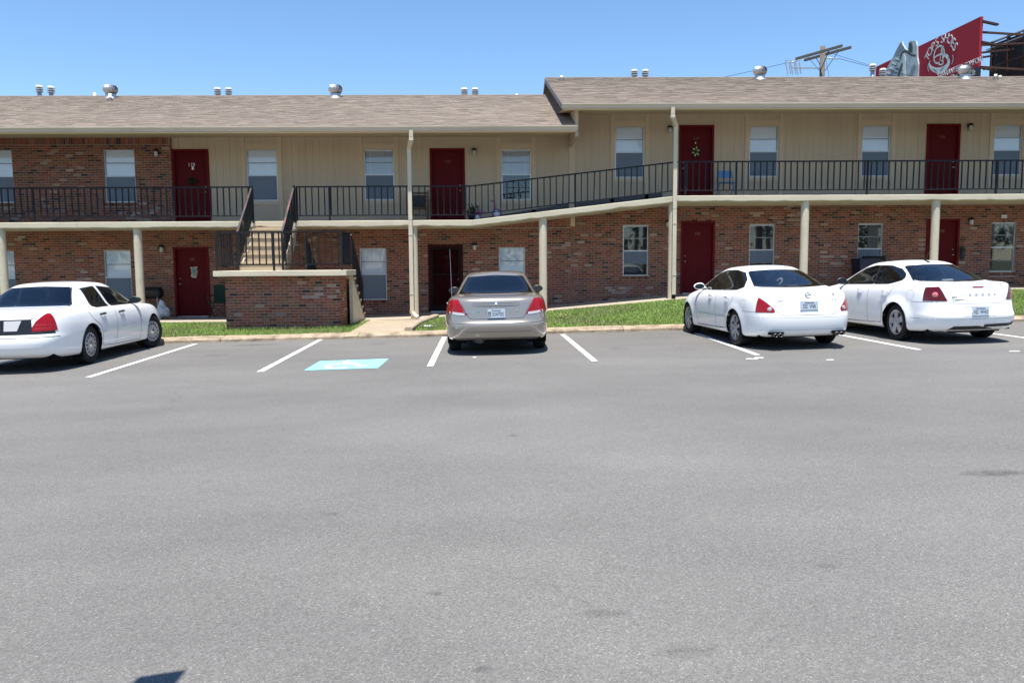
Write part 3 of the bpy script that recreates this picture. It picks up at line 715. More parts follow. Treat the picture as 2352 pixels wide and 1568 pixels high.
def make_roof(par, x0, x1, ez, rz, gx0, gx1, top):
    yb = 2*RY - EY
    b = MB(); t = .09
    sec = [(EY+.02, ez), (RY, rz), (yb, ez), (yb, ez-t), (RY, rz-t), (EY+.02, ez-t)]
    b.v = [(x0, y, z) for y, z in sec] + [(x1, y, z) for y, z in sec]; b.t = [(1,1,1)]*12
    b.f = [(i, i+1, 6+i+1, 6+i) for i in range(5)] + [(5, 0, 6, 11), (5,4,1,0), (4,3,2,1), (6,7,10,11), (7,8,9,10)]
    roof = b.build('roof', mat('roof_deck', (.22, .18, .14), .9), par, fix=True)
    o = shingles(x0-.01, x1+.01, EY, ez+.006, RY, rz+.006).build('shingles', shingle_m, roof, tone=True); tag(o, kind='stuff')
    # ridge caps
    b = MB(); x = x0
    while x < x1:
        k = rnd.uniform(.85, 1.1); c = min(x+.3, x1)
        b.add([(x, RY-.14, rz-.027), (c, RY-.14, rz-.027), (c, RY, rz+.026), (x, RY, rz+.026), (c, RY+.14, rz-.027), (x, RY+.14, rz-.027)], [(0,1,2,3), (3,2,4,5)], (.2*k, .165*k, .13*k)); x = c
    o = b.build('ridge_caps', shingle_m, roof, tone=True); tag(o, kind='stuff')
    # soffit, fascia, gutter
    so = MB(); so.add([(x0+.02, EY+.06, ez-.13), (x1, EY+.06, ez-.13), (x1, WY+.02, top), (x0+.02, WY+.02, top)], [(0,1,2,3)]); so.build('soffit', soffit_m, par)
    MB().box(x0, x1, EY+.03, EY+.055, ez-.15, ez-.005).build('fascia', trim_m, par)
    b = MB(); prof = [(EY+.03, ez-.115), (EY-.03, ez-.115), (EY-.045, ez-.06), (EY-.075, ez-.02), (EY-.075, ez+.0), (EY-.062, ez+.0), (EY-.062, ez-.015), (EY-.03, ez-.06), (EY-.015, ez-.10), (EY+.03, ez-.10)]
    n = len(prof); b.v = [(gx0, y, z) for y, z in prof] + [(gx1, y, z) for y, z in prof]; b.t = [(1,1,1)]*(2*n)
    b.f = [(i, (i+1) % n, n+(i+1) % n, n+i) for i in range(n)] + [tuple(range(n)), tuple(range(2*n-1, n-1, -1))]
    b.build('gutter', gutter_m, par, fix=True)
    return roof
EZL = at(660, 291.5, EY).z; EZR = at(1800, 237.5, EY).z
RZL = at(660, 220.5, RY).z; RZR = at(1800, 178.5, RY).z
RXL = at(1250, 200, 25).x; RX = 1.88
print('eaves', EZL, EZR, 'ridges', RZL, RZR, 'pitch', (RZL-EZL)/(RY-EY), (RZR-EZR)/(RY-EY))
make_roof(bldL, XL-.5, at(1322, 288, EY).x, EZL, RZL, XL-.5, at(1326, 288, EY).x, TOPL)
RX = at(1293, 240, EY).x
make_roof(bldR, RX, XR+.5, EZR, RZR, RX-.02, XR+.5, TOPR)
# gable end of the right wing above the left roof, rake boards
yb = 2*RY-EY; b = MB(); gx = at(1322, 288, EY).x + .03
b.prism([(gx, EY+.35, EZR-.10+.35*(RZR-EZR)/(RY-EY)), (gx, RY, RZR-.12), (gx, yb-.3, EZR), (gx, yb-.3, EZL-.3), (gx, EY+.35, EZL-.2)], (.08, 0, 0)); b.build('gable_wall', siding_m, bldR, fix=True)
for sg in (0, 1):
    b = MB(); y0, y1 = (EY-.02, RY) if sg == 0 else (yb, RY); b.prism([(RX-.03, y0, EZR-.005), (RX-.03, y1, RZR-.003), (RX-.03, y1, RZR-.16), (RX-.03, y0, EZR-.15)], (.027, 0, 0)); b.build('rake_board', mat('rake_grey', (.16, .155, .15), .8, noise=.3, nscale=4), bldR, fix=True)  # rake boards in a mottled dark grey
b = MB(); b.add([(RX, EY+.05, EZR-.12), (gx+.05, EY+.05, EZR-.12), (gx+.05, RY, RZR-.125), (RX, RY, RZR-.125)], [(0,1,2,3)]); b.build('rake_soffit', soffit_m, bldR)
local(bldL); local(bldR)

# ------------------------------------------------------------------ balcony slab (left, ramp, right), one thing
slab = empty('balcony_walkway', (0, SY, FL_L-.15), 'cream concrete balcony walkway with a sloping ramp in the middle', 'balcony')
def slab_sec(x0, x1, za, zb_, t=.155):
    b = MB(); n = max(3, int((x1-x0)/.22))
    for i in range(n+1):
        s = i/n; x = x0+(x1-x0)*s; z = za+(zb_-za)*s; j = rnd.uniform(-.007, .007); j2 = rnd.uniform(-.012, .006) if rnd.random() > .12 else rnd.uniform(-.005, .03)
        b.v += [(x, WY-.02, z-t), (x, SY+.012, z-t+j2), (x, SY+j*.6, z-t+.02+j2), (x, SY+j*.6, z-.012), (x, SY+.012, z+j*.4), (x, WY-.031, z)]; b.t += [(1,1,1)]*6
    b.f = [(i*6+k, i*6+k+1, (i+1)*6+k+1, (i+1)*6+k) for i in range(n) for k in range(5)] + [tuple(range(5,-1,-1)), tuple(n*6+k for k in range(6))]
    return b
for (a, c, za, zc) in ((XL-.3, -11.0, FL_L, FL_L), (-10.995, -6.42, FL_L, FL_L), (-6.415, -5.16, FL_L-.004, FL_L-.004), (-5.155, RXA, FL_L, FL_L), (RXA+.003, RXB, FL_L, FL_R), (RXB+.003, 13.5, FL_R, FL_R), (13.505, XR+.3, FL_R, FL_R)):
    slab_sec(a, c, za, zc).build('slab_section', slab_m, slab, fix=True)
local(slab)

# columns
def make_column(xp, lab, yy=560):
    p = at(xp, yy, SY+.16); x = p.x; z0 = walkz(x)-.03; z1 = floorz(x)-.12; b = MB(); n = 20; R_ = .108; rows = 70
    for i in range(rows+1):
        z = z0 + (z1-z0)*i/rows
        for k in range(n):
            a = 2*math.pi*k/n; ph = (z*6.2 - a/(2*math.pi)) % 1; rr = R_ + (.0022 if ph < .1 else 0)
            b.v.append((rr*math.cos(a), rr*math.sin(a), z)); b.t.append((1,1,1))
    b.f = [(i*n+k, i*n+(k+1) % n, (i+1)*n+(k+1) % n, (i+1)*n+k) for i in range(rows) for k in range(n)]
    o = b.build('column', colm_m, smooth=True); o.location = (x, SY+.16, 0); return tag(o, lab, 'column', 'round columns under the balcony')
for xp, lab in ((4, 'round cream column at the left edge behind the leftmost white sedan'), (317, 'round cream column above the hood of the leftmost white sedan'), (950, 'round cream column behind the downspout beside the dark storm door'),
                (1247, 'round cream column right of the tan sedan, under the ramp'), (1544, 'round cream column behind the downspout left of door 107'), (1847, 'round cream column above the roof of the white car with round tail lamps'),
                (2146, 'round cream column in front of the lower red door at far right'), (2450, 'round cream column beyond the right edge of the picture')):
    make_column(xp, lab)

# ------------------------------------------------------------------ railings
def railing(name, label, path, posts, group='black metal railings', spacing=.167, h=.9, top_m=None, balus=True, post_h=None):
    """path: floor points the railing stands above; posts: path distances (or None) where posts stand"""
    P = [Vector(p) for p in path]; e = empty(name, P[0], label, 'railing', group)
    up = Vector((0,0,h)); lo = Vector((0,0,.14))
    for a, c in zip(P, P[1:]):
        MB().bar(a+up, c+up, .045, .036).build('top_rail', top_m or rail_m, e)
        MB().bar(a+lo, c+lo, .034, .026).build('bottom_rail', rail_m, e)
        L_ = (c-a).length; hl = math.hypot((c-a).x, (c-a).y); n = max(1, round(hl/spacing))
        me = None
        for i in range(n):
            p = a + (c-a)*((i+.5)/n)
            if me is None: me = MB().bar((0,0,.145), (0,0,h-.008), .028, .028, (0,1,0)).mesh('baluster', rail_m)
            o = link('baluster', me, e); o.location = p; o.rotation_euler = (rnd.gauss(0, .006), rnd.gauss(0, .008), 0)
    for p in posts:
        p = Vector(p); MB().bar(p - Vector((0,0,.05)), p + Vector((0,0,h-.005)), .044, .044, (0,1,0)).build('post', rail_m, e)
    bpy.context.view_layer.update()
    inv = e.matrix_world.inverted()
    for c in e.children: c.matrix_parent_inverse = inv
    return e
ry = SY + .05
fp = lambda xp, yp: (at(xp, yp, ry).x, ry, floorz(at(xp, yp, ry).x))
railing('balcony_railing', 'black metal balcony railing in front of the upper brick wall at left', [(XL, ry, FL_L), (-6.38, ry, FL_L)], [fp(-240, 470), fp(76, 470), fp(400, 470), (-6.39, ry, FL_L)])
railing('balcony_railing', 'black metal balcony railing between the stairs and the ramp', [(-5.2, ry, FL_L), (RXA, ry, FL_L)], [(-5.19, ry, FL_L), fp(757, 470), fp(1069, 470)])
railing('balcony_railing', 'black metal railing sloping up along the ramp', [(RXA+.01, ry, FL_L), (RXB, ry, FL_R)], [fp(1321, 460)])
railing('balcony_railing', 'black metal balcony railing in front of doors 117 and 116', [(RXB+.01, ry, FL_R), (XR, ry, FL_R)], [fp(1574, 420), fp(1691, 420), fp(1992, 420), fp(2288, 420), fp(2560, 420)])

# ------------------------------------------------------------------ staircase
stair = empty('staircase', (-5, 19.6, 0), 'concrete staircase with brick landing block in front of the building', 'staircase')
LZ = at(650, 621.5, 19.4).z; GZ = walkz(-3.6)
print('landing z', LZ)
lw_ = bpy.data.objects.new('landing_wall', None); col.objects.link(lw_); lw_.parent = stair
zg = -.15; bx0, bx1, by0, by1 = -6.36, -3.66, 19.74, 20.7
MB().box(bx0, bx1, by0, by1, zg, LZ-.13).build('mortar_bed', mortar_m, lw_)
bw = BrickWork(); bw.wall(bx0-.009, bx1+.009, zg, LZ-.135, [], place_front(by0))
bw.finish(lw_, -5, 300)
bw = BrickWork()
def pside(b, u0, u1, z0, z1, t): b.box(bx1-.05, bx1+.009, u0, u1, z0, z1, t)
def pside2(b, u0, u1, z0, z1, t): b.box(bx0-.009, bx0+.05, u0, u1, z0, z1, t)
bw.wall(by0+.062, by1, zg, LZ-.135, [], pside); bw.wall(by0+.062, by1, zg, LZ-.135, [], pside2); bw.finish(lw_, 20, 0)
b = MB(); b.box(-6.53, -3.42, 19.39, 20.78, LZ-.13, LZ); b.build('landing_slab', slab_m, stair, bevel=.012)
# upper flight, rising away from the camera to the balcony
fx0, fx1 = -6.38, -5.18; nr = 6; y0 = 20.78; y1 = SY - .02; tr = (y1-y0)/(nr-1); rs = (FL_L-LZ)/nr
step_m = mat('step_concrete', (.43, .345, .235), .85, noise=.12, nscale=4, bump=.3, bscale=60)
for i in range(1, nr):
    z = LZ + rs*i; ya = y0 + tr*(i-1)
    b = MB(); b.box(fx0, fx1, ya-.025, ya+tr+.02 if i < nr-1 else y1, z-.05, z); b.build('tread', step_m, stair, bevel=.008)
    MB().box(fx0+.02, fx1-.02, ya, ya+.06, z-rs+.001 if i > 1 else LZ+.001, z-.051).build('riser', step_m, stair)
MB().box(fx0+.02, fx1-.02, y1+.0, SY-.001, FL_L-rs, FL_L-.16).build('riser', step_m, stair)
for xx in (fx0+.05, fx1-.13):
    b = MB(); b.prism([(xx, y0+.02, LZ+.01), (xx, y0+.02, LZ+rs-.06), (xx, y1-.01, FL_L-.2), (xx, y1-.01, FL_L-.55), (xx, y0+.5, LZ-.05)], (.08, 0, 0)); b.build('stringer', conc_m, stair, fix=True)
# lower flight, descending away from the camera to the walkway
gx0, gx1 = -4.72, -3.50; nr2 = 7; y2 = 20.79; y3 = 22.45; tr2 = (y3-y2)/(nr2-1); rs2 = (LZ-GZ)/nr2
for i in range(1, nr2):
    z = LZ - rs2*i; ya = y2 + tr2*(i-1)
    MB().box(gx0, gx1+.03, ya, ya+tr2+.025, z-.05, z).build('tread', step_m, stair, bevel=.007)
    MB().box(gx0+.02, gx1, ya+tr2-.05, ya+tr2, z-rs2+.001, z-.051).build('riser', step_m, stair)
for xx in (gx0+.03, gx1-.09):
    b = MB(); b.prism([(xx, y2-.08, LZ-.14), (xx, y2, LZ-.14), (xx, y2+.01, LZ-rs2-.06), (xx, y3-.02, GZ+rs2-.06), (xx, y3+.02, GZ+.005), (xx, y2-.08, GZ+.02)], (.085, 0, 0)); b.build('stringer', slab_m, stair, fix=True)
local(stair)
LYF = 19.47; lxl, lxr = -6.45, -3.53
railing('stair_railing', 'black metal railing along the front of the brick landing', [(lxl, 20.68, LZ), (lxl, LYF, LZ), (lxr, LYF, LZ), (lxr, 20.74, LZ)], [(lxl, LYF, LZ), (lxr, LYF, LZ), (-5.12, LYF+.0, LZ)], spacing=.155)
railing('stair_railing', 'dark handrail up the left side of the upper flight', [(-6.34, 20.72, LZ+.03), (-6.34, SY-.03, FL_L+.02)], [(-6.34, 20.72, LZ+.04), (-6.34, SY-.03, FL_L)], spacing=.115, top_m=railtop_m)
railing('stair_railing', 'dark handrail up the right side of the upper flight', [(-5.23, 20.72, LZ+.03), (-5.23, SY-.03, FL_L+.02)], [(-5.23, 20.72, LZ+.04), (-5.23, SY-.03, FL_L)], spacing=.115, top_m=railtop_m)
railing('stair_railing', 'black railing down the outer side of the lower flight', [(lxr, 20.80, LZ-.02), (lxr, 22.45, GZ+.10)], [(lxr, 22.42, GZ+.04)], spacing=.1)
railing('stair_railing', 'black railing down the inner side of the lower flight', [(gx0+.05, 20.80, LZ-.02), (gx0+.05, 22.45, GZ+.10)], [(gx0+.05, 20.82, LZ-.03), (gx0+.05, 22.42, GZ+.04)], spacing=.1)

# ------------------------------------------------------------------ downspouts
def downspout(xp, yp, ez, xtop, bend, lab):
    p = at(xp, yp, SY-.06); x = p.x; yy = SY-.055; zb = walkz(x)+.02; e = empty('downspout', (x, yy, zb), lab, 'downspout', 'cream downspouts')
    W_ = .105; D_ = .075
    def seg(a, c, name):
        MB().bar(a, c, W_, D_, (0,-1,0) if abs(Vector(c).z-Vector(a).z) > .1 else (0,0,1)).build(name, colm_m if name != 'outlet' else gutter_m, e, bevel=.010)
    xt = at(xtop, 300, EY-.03).x
    seg((xt, EY-.02, ez-.10), (xt, EY-.02, ez-.29), 'outlet')
    pts = [(xt, EY-.02, ez-.27), (xt, EY-.02, ez-.34), (x, yy-.02, ez-.50), (x, yy, ez-.60)]
    b = MB()
    for k in range(len(pts)-1): b.bar(pts[k], Vector(pts[k+1]) + (Vector(pts[k+1])-Vector(pts[k])).normalized()*.02, W_, D_, (0,-1,0))
    b.build('upper_elbow', colm_m, e)
    zj = zb + 2.6 if bend else zb + 2.4
    seg((x, yy, ez-.585), (x, yy, zj), 'pipe'); seg((x, yy+.004, zj+.02), (x, yy+.004, zb+.18 if bend else zb+.10), 'pipe')
    if bend:
        b = MB(); k = 7; ps = [(x + .20*(1-math.cos(t)), yy - .16*(1-math.cos(t)), zb+.20-.20*math.sin(t)) for t in [i/k*math.pi/2*.9 for i in range(k+1)]]
        for i in range(k): b.bar(ps[i], Vector(ps[i+1]) + (Vector(ps[i+1])-Vector(ps[i]))*.1, .10+.006*(i%2), .085+.006*(i%2), (1,-1,0))
        b.build('lower_elbow', colm_m, e)
    else: MB().box(x-.045, x+.045, yy-.035, yy+.035, zb+.0, zb+.10).build('broken_outlet', blackmatte_m, e)
    for zz in (zb + .62, zj - .4): MB().box(x-.058, x+.058, yy-.042, yy+.05, zz, zz+.03).build('strap', colm_m, e)
    local(e)
downspout(942.5, 500, EZL, 944, True, 'cream downspout left of door 118 with an elbow at its foot')
downspout(1549.5, 500, EZR, 1545, False, 'tall cream downspout at the top of the ramp beside door 117')

# ------------------------------------------------------------------ wall lamps
def wall_lamp(xp, yp, lab, dy=0):
    p = at(xp, yp, WY-.08); e = empty('wall_lamp', (p.x, WY-.02+dy, p.z), lab, 'lamp', 'outdoor wall lamps by the doors')
    x, z = p.x, p.z; y = WY-.10+dy
    MB().box(x-.055, x+.055, WY-.028+dy, WY-.011+dy, z-.01, z+.10).build('backplate', lamp_black, e, bevel=.006)
    MB().tube([(x, WY-.02+dy, z+.07), (x, WY-.07+dy, z+.10), (x, y, z+.09)], .012, 8).build('arm', lamp_black, e)
    MB().lathe([(0,.115), (.045,.10), (.075,.05), (.078,.035), (.06,.035), (0,.035)], (x,y,z), 'z', 16).build('cap', lamp_black, e, smooth=True)
    MB().lathe([(.056,.034), (.058,-.06), (.045,-.105), (0,-.11)], (x,y,z), 'z', 14).build('lantern_glass', lampglass_m, e, smooth=True)
    b = MB()
    for k in range(6): a = k*math.pi/3; b.bar((x+.061*math.cos(a), y+.061*math.sin(a), z+.035), (x+.05*math.cos(a), y+.05*math.sin(a), z-.105), .007, .007)
    b.build('cage', lamp_black, e)
    local(e)
for xp, yp, lab, dy in ((361,352,'wall lamp on the upper brick wall left of door 119', -.07), (1089,349,'wall lamp between the middle upper red door and the ramp window', 0), (1539,297,'wall lamp just left of the downspout by door 117', 0), (2229,292,'wall lamp beside the upper red door at far right', 0),
                    (371,571,'wall lamp on the lower brick wall left of the door with a paper', 0), (1090,566,'wall lamp right of the dark storm door', 0), (1534,513,'wall lamp half hidden by the column left of door 107', 0), (2231,508,'wall lamp right of the lower red door at far right', 0)):
    wall_lamp(xp, yp, lab, dy)

# ------------------------------------------------------------------ things on the roofs
def slope_z(y, ez, rz): return (ez + (rz-ez)*(y-EY)/(RY-EY)) if y < RY else rz - (rz-ez)*(y-RY)/(RY-EY)
def vent_pipe(xp, yt, ez, rz, lab):
    Y = RY+.75; p = at(xp, yt, Y); x, zt = p.x, p.z; zb = slope_z(Y, ez, rz)
    e = empty('vent_pipe', (x, Y, zb), lab, 'vent', 'gas vent pipes on the roof')
    MB().tube([(x,Y,zb-.05), (x,Y,zt-.12)], .075, 14).build('pipe', steel_m, e, smooth=True)
    for k in range(2): MB().lathe([(.07,0), (.118,.0), (.118,.028), (.07,.03)], (x,Y,zt-.20+k*.07), 'z', 18).build('louvre', steel_m, e, smooth=False)
    MB().lathe([(.07,0), (.12,.0), (.118,.04), (.08,.075), (.0,.085)], (x,Y,zt-.06), 'z', 18).build('cap', white_m, e, smooth=True)
    local(e)
for xp, yt, w, lab in ((90,198,0,'leftmost vent pipe on the ridge at the far left'), (117,200,0,'second vent pipe from the left on the ridge'), (499.5,203,0,'left one of the vent pipe pair between the two turbine vents'), (524.8,203,0,'right one of the vent pipe pair between the two turbine vents'),
                       (1066.5,203.5,0,'left vent pipe of the pair near the step in the roof'), (1091.4,203.5,0,'right vent pipe of the pair near the step in the roof'), (1457,161.5,1,'left vent pipe of the pair on the higher roof'), (1482,161.5,1,'right vent pipe of the pair on the higher roof'),
                       (2004.5,149,1,'taller vent pipe left of the billboard'), (2028,159,1,'shorter vent pipe in front of the billboard shoe')):
    vent_pipe(xp, yt, EZR if w else EZL, RZR if w else RZL, lab)
def turbine(xp, yt, ez, rz, lab, tilt=0):
    Y = RY-.45; p = at(xp, yt, Y); x, zt = p.x, p.z; zb = slope_z(Y, ez, rz); zb0 = zb-.12
    e = empty('turbine_vent', (x, Y, zb), lab, 'vent', 'turbine roof vents')
    hh = zt-zb; rr = .235; hb = hh-.32
    MB().lathe([(.26, zb0-zb+.02), (.20, zb0-zb+.09), (.165, .06), (.165, hb)], (x,Y,zb), 'z', 22).build('base', steel_m, e, smooth=True)
    b = MB(); n = 18
    for k in range(n):
        a0 = 2*math.pi*k/n; pts = []
        for i in range(9):
            t = i/8; ph = t*math.pi; r_ = .12 + (rr-.12)*math.sin(ph)**.7 if i not in (0,) else .15
            if i == 8: r_ = .06
            zz = zb + hb + .32*t; tw = .45*math.sin(ph*.5)
            pts.append((r_, zz, a0+tw))
        vs = []
        for (r_, zz, a) in pts:
            for da, dr in ((0, .0), (.36, -.035)): vs.append((x+(r_+dr)*math.cos(a+da), Y+(r_+dr)*math.sin(a+da), zz))
        b.add(vs, [(2*i, 2*i+1, 2*i+3, 2*i+2) for i in range(8)])
    b.build('turbine_blades', steel_m, e)
    MB().lathe([(.11, hh-.03), (.06, hh-.005), (0, hh)], (x,Y,zb), 'z', 18).build('turbine_cap', steel_m, e, smooth=True)
    MB().lathe([(0, hb), (.10, hb), (.12, hb+.16), (.05, hh-.04), (0, hh-.04)], (x,Y,zb), 'z', 14).build('core', black_m, e, smooth=True)
    local(e)
turbine(253, 194.5, EZL, RZL, 'silver turbine vent at the left of the lower roof'); turbine(770, 194, EZL, RZL, 'silver turbine vent at the middle of the lower roof')
turbine(1746, 152, EZR, RZR, 'silver turbine vent left of the utility pole'); turbine(2218, 150, EZR, RZR, 'silver turbine vent in front of the red billboard')
def soil_pipe(xp, yt, yb_, Y, ez, rz, lab):
    p = at(xp, yt, Y); zb = slope_z(Y, ez, rz); e = empty('soil_pipe', (p.x, Y, zb), lab, 'pipe', 'white plastic pipes on the roof')
    MB().tube([(p.x,Y,zb-.05), (p.x,Y,p.z)], .045, 12).build('pipe', pvc_m, e, smooth=True)
    MB().lathe([(.12, -.03), (.075, .06), (.055, .11), (.044, .115)], (p.x,Y,zb), 'z', 14).build('boot', boot_m, e, smooth=True)
    local(e)
soil_pipe(252.5, 215.5, 236, RY-1.35, EZL, RZL, 'white pipe in front of the left turbine vent'); soil_pipe(217, 213.5, 222, RY+.6, EZL, RZL, 'tiny white pipe peeping over the ridge left of the turbine vent')
soil_pipe(1290, 174.5, 191, RY-1.0, EZR, RZR, 'white pipe near the left end of the higher roof'); soil_pipe(2287, 171, 188, RY-.85, EZR, RZR, 'white pipe at the right end of the higher roof')
soil_pipe(1187, 216, 222, RY+.6, EZL, RZL, 'tiny white pipe behind the ridge near the roof step'); soil_pipe(2297, 174, 178, RY+.6, EZR, RZR, 'short white pipe just behind the right-hand pipe')

# ------------------------------------------------------------------ utility pole with wires
PD = 35.0; pp = at(1890, 107, PD); pxx, pzt = pp.x, pp.z
pole = empty('utility_pole', (pxx, PD, 0), 'weathered wooden utility pole with double crossarm behind the roof', 'utility pole')
MB().tube([(pxx,PD,-.5), (pxx,PD,pzt*.5), (pxx,PD,pzt)], [.16,.13,.105], 14).build('shaft', wood_m, pole, smooth=True)
ad = Vector((1.05, -2.05, 0)).normalized(); ac = Vector((ad.y, -ad.x, 0))
za = pzt-.28; arms = []
for sg in (-1, 1):
    c0 = Vector((pxx, PD, za)) + ac*sg*.26; MB().bar(c0-ad*1.2, c0+ad*1.2, .08, .10).build('crossarm', wood_m, pole)
    for t in (-.55, .55): MB().bar(c0+ad*t+Vector((0,0,-.06)), Vector((pxx,PD,za-.75))+ac*sg*.12, .03, .012).build('brace', rail_m, pole)
ins = []
def insul(p, name='insulator'):
    MB().lathe([(.0,.16), (.03,.15), (.045,.11), (.03,.08), (.05,.05), (.03,.0)], p, 'z', 10).build(name, pvc_m, pole, smooth=True)
for t in (-1.1, -.35, .5): p = Vector((pxx,PD,za+.06)) + ad*t - ac*.26; insul(p); ins.append(p+Vector((0,0,.15)))
def string_ins(a, d, n=4):
    b = MB()
    for i in range(n): b.lathe([(.02,-.05),(.055,-.03),(.055,-.01),(.02,.0)], Vector(a)+Vector(d)*(.13*(i+.6)), 'z', 10)
    b.tube([a, Vector(a)+Vector(d)*(.13*n+.08)], .012, 6); b.build('insulator_string', steel_m, pole, smooth=True); return Vector(a)+Vector(d)*(.13*n+.08)
lw1 = string_ins(Vector((pxx,PD,za))-ad*1.2, (-.95,.05,-.22)); lw2 = string_ins(Vector((pxx,PD,za-.25))+ac*.15+ad*.3, (.97,0,-.10)); 
# fused cutouts on a side arm
ca = Vector((pxx-.08, PD-.05, za-.62)); cb = ca + Vector((-1.35, -.3, -.05))
MB().bar(ca, cb, .05, .05).build('side_arm', steel_m, pole)
for k in range(3):
    c = cb + (ca-cb)*(k*.17); b = MB(); b.tube([c+Vector((-.10,0,.22)), c+Vector((-.02,0,-.25))], .028, 8); b.tube([c+Vector((-.28,-.05,.25)), c+Vector((-.16,-.05,-.3))], .022, 6); b.bar(c+Vector((-.12,0,.3)), c+Vector((-.3,-.05,.27)), .03, .03); b.build('fuse_cutout', steel_m, pole)
local(pole)
def wire(a, c, sag, r=.009, lab='', n=20):
    pts = []
    for i in range(n+1):
        t = i/n; p = Vector(a)*(1-t) + Vector(c)*t; p.z -= 4*sag*t*(1-t); pts.append(p)
    o = MB().tube(pts, r, 5, cap=False).build('overhead_wire', black_m); tag(o, lab, 'wire', 'overhead wires'); return o
wire(lw2, at(2420, 218, 41), .25, .010, 'thin overhead wire running right from the utility pole past the billboard')
wire(lw1, at(1000, 235, 60), .8, .010, 'thin overhead wire running left from the utility pole over the roof')
wire((pxx+.12, PD, za-.2), (pxx+2.6, PD+.3, .5), 0, .008, 'guy wire slanting down right of the utility pole')
wire((pxx+.05, PD, za+.1), at(2420, 250, 38), .2, .008, 'lower overhead wire running right from the pole top')

# ------------------------------------------------------------------ billboard (seen almost edge on, so its face runs away from the camera)
BD = 54.0; br = at(2252.5, 38.3, BD); ZT = br.z
dl = ray(2011.5, 154.3); tl = (ZT-CAM_H)/dl.z; blp = CAMP + dl*tl
BH = 4.45; print('billboard', br, blp, (br-blp).length)
bd = (br-blp).normalized(); bn = Vector((bd.z*0 - bd.y*-1*0, 0, 0)); bn = Vector((0,0,1)).cross(bd).normalized()
if bn.dot(-br) < 0: bn = -bn
BL = (br-blp).length
bb = empty('billboard', (br.x+1.5, (br.y+blp.y)/2, 0), 'red shoe-shop billboard towering behind the right wing roof', 'billboard')
def bpt(s, z, out=.0): return blp + bd*s + Vector((0,0,z)) + bn*out
def bpx(x, y, out=0):              # pixel of the 3x crop of the billboard -> point on its face
    X = (x/3.1357 + 2372)/1.30612; Y = (y/3.1357)/1.30612; d = ray(X, Y); t = (blp-CAMP).dot(bn)/d.dot(bn); return CAMP + d*t + bn*out
def bquad(s0, s1, z0, z1, m, name, th=.12, out=0, par=None):
    b = MB(); b.prism([bpt(s0,z0,out), bpt(s1,z0,out), bpt(s1,z1,out), bpt(s0,z1,out)], -bn*th); return b.build(name, m, par or bb, fix=True)
bquad(0, BL, -BH, 0, bbred_m, 'face_panel', .18)
for s in range(1, 5): bquad(BL*s/5-.01, BL*s/5+.01, -BH+.02, -.02, bbback_m, 'panel_joint', .01, .004) if False else None
pz = bpx(1785, 645); zs = pz.z - ZT
b = MB(); b.prism([bpx(1500, 717, .015), bpt(BL, -BH+.02, .015) if False else bpx(1783, 730, .015), bpx(1783, 626, .015), bpx(1740, 640, .015)], -bn*.02); b.build('black_strip', bbblack_m, bb, fix=True)
xax = bd if (bd.cross(Vector((0,0,1)))).dot(bn) > 0 else -bd
def btext(s, x, y, size, ang=0, m=bbwhite_m, align='CENTER', sx=1, name='lettering'):
    o = bpx(x, y, .03); xa = xax*math.cos(ang) + Vector((0,0,1))*math.sin(ang); ya = Vector((0,0,1))*math.cos(ang) - xax*math.sin(ang)
    text(s, size, m, bb, basis(o, xa, ya), name, .012, sx, align=align)
letters = [('T',1291,540), ('O',1314,490), ('P',1346,442), ('S',1381,402), ('S',1433,369), ('H',1469,363), ('O',1502,376), ('E',1530,408), ('S',1549,446)]
cpt = [bpx(x, y) for _, x, y in letters]
c2 = [((p-blp).dot(xax), p.z) for p in cpt]
A = np.array([[2*a, 2*c, 1] for a, c in c2]); sol = np.linalg.lstsq(A, np.array([a*a+c*c for a, c in c2]), rcond=None)[0]
for (ch, x, y), (a, c) in zip(letters, c2):
    ang = math.atan2(c-sol[1], a-sol[0]) - math.pi/2; btext(ch, x, y, .86, ang*.9)
btext('GUARANTEED COMFORT', 1595, 640, .52, 0, sx=.86)
btext('ce', 1715, 684, .62)
btext('The', 1540, 726, .5)
def bcurve(pts, w, m, out=.03, name='logo', closed=False):
    P = [bpx(x, y, out) for x, y in pts]; n = len(P); ws = w if isinstance(w, list) else [w]*n; b = MB(); l = []; r = []
    for i, p in enumerate(P):
        d = (P[min(i+1,n-1)] - P[max(i-1,0)]).normalized(); k = d.cross(bn).normalized()*ws[i]/2; l.append(p+k); r.append(p-k)
    b.add(l+r, [(i, i+1, n+i+1, n+i) for i in range(n-1)]); b.build(name, m, bb)
def ell(cx, cy, rx, ry_, a0, a1, rot=0, n=28):
    o = []
    for i in range(n+1):
        a = rad(a0+(a1-a0)*i/n); x, y = rx*math.cos(a), ry_*math.sin(a); k = rad(rot); o.append((cx+x*math.cos(k)-y*math.sin(k), cy+x*math.sin(k)+y*math.cos(k)))
    return o
bcurve(ell(1400, 518, 46, 86, -250, 40, 12), .13, bbwhite_m)
bcurve(ell(1400, 590, 92, 72, -60, 215, -14), [.05+.34*math.sin(math.pi*i/28) for i in range(29)], bbwhite_m)
bcurve(ell(1420, 555, 70, 42, 110, 400, -14), .11, bbwhite_m)
bcurve([(1424,452), (1408,580)], .08, bbwhite_m); bcurve([(1428,452), (1436,575)], .08, bbwhite_m); bcurve(ell(1415, 588, 24, 22, -40, 200), .1, bbwhite_m); bcurve(ell(1432, 448, 9, 10, 0, 360), .12, bbwhite_m)
bcurve([(1330,650), (1372,672), (1396,700), (1420,660), (1455,628)], [.05,.16,.22,.16,.05], bbwhite_m); bcurve([(1396,695), (1398,735)], .1, bbwhite_m)
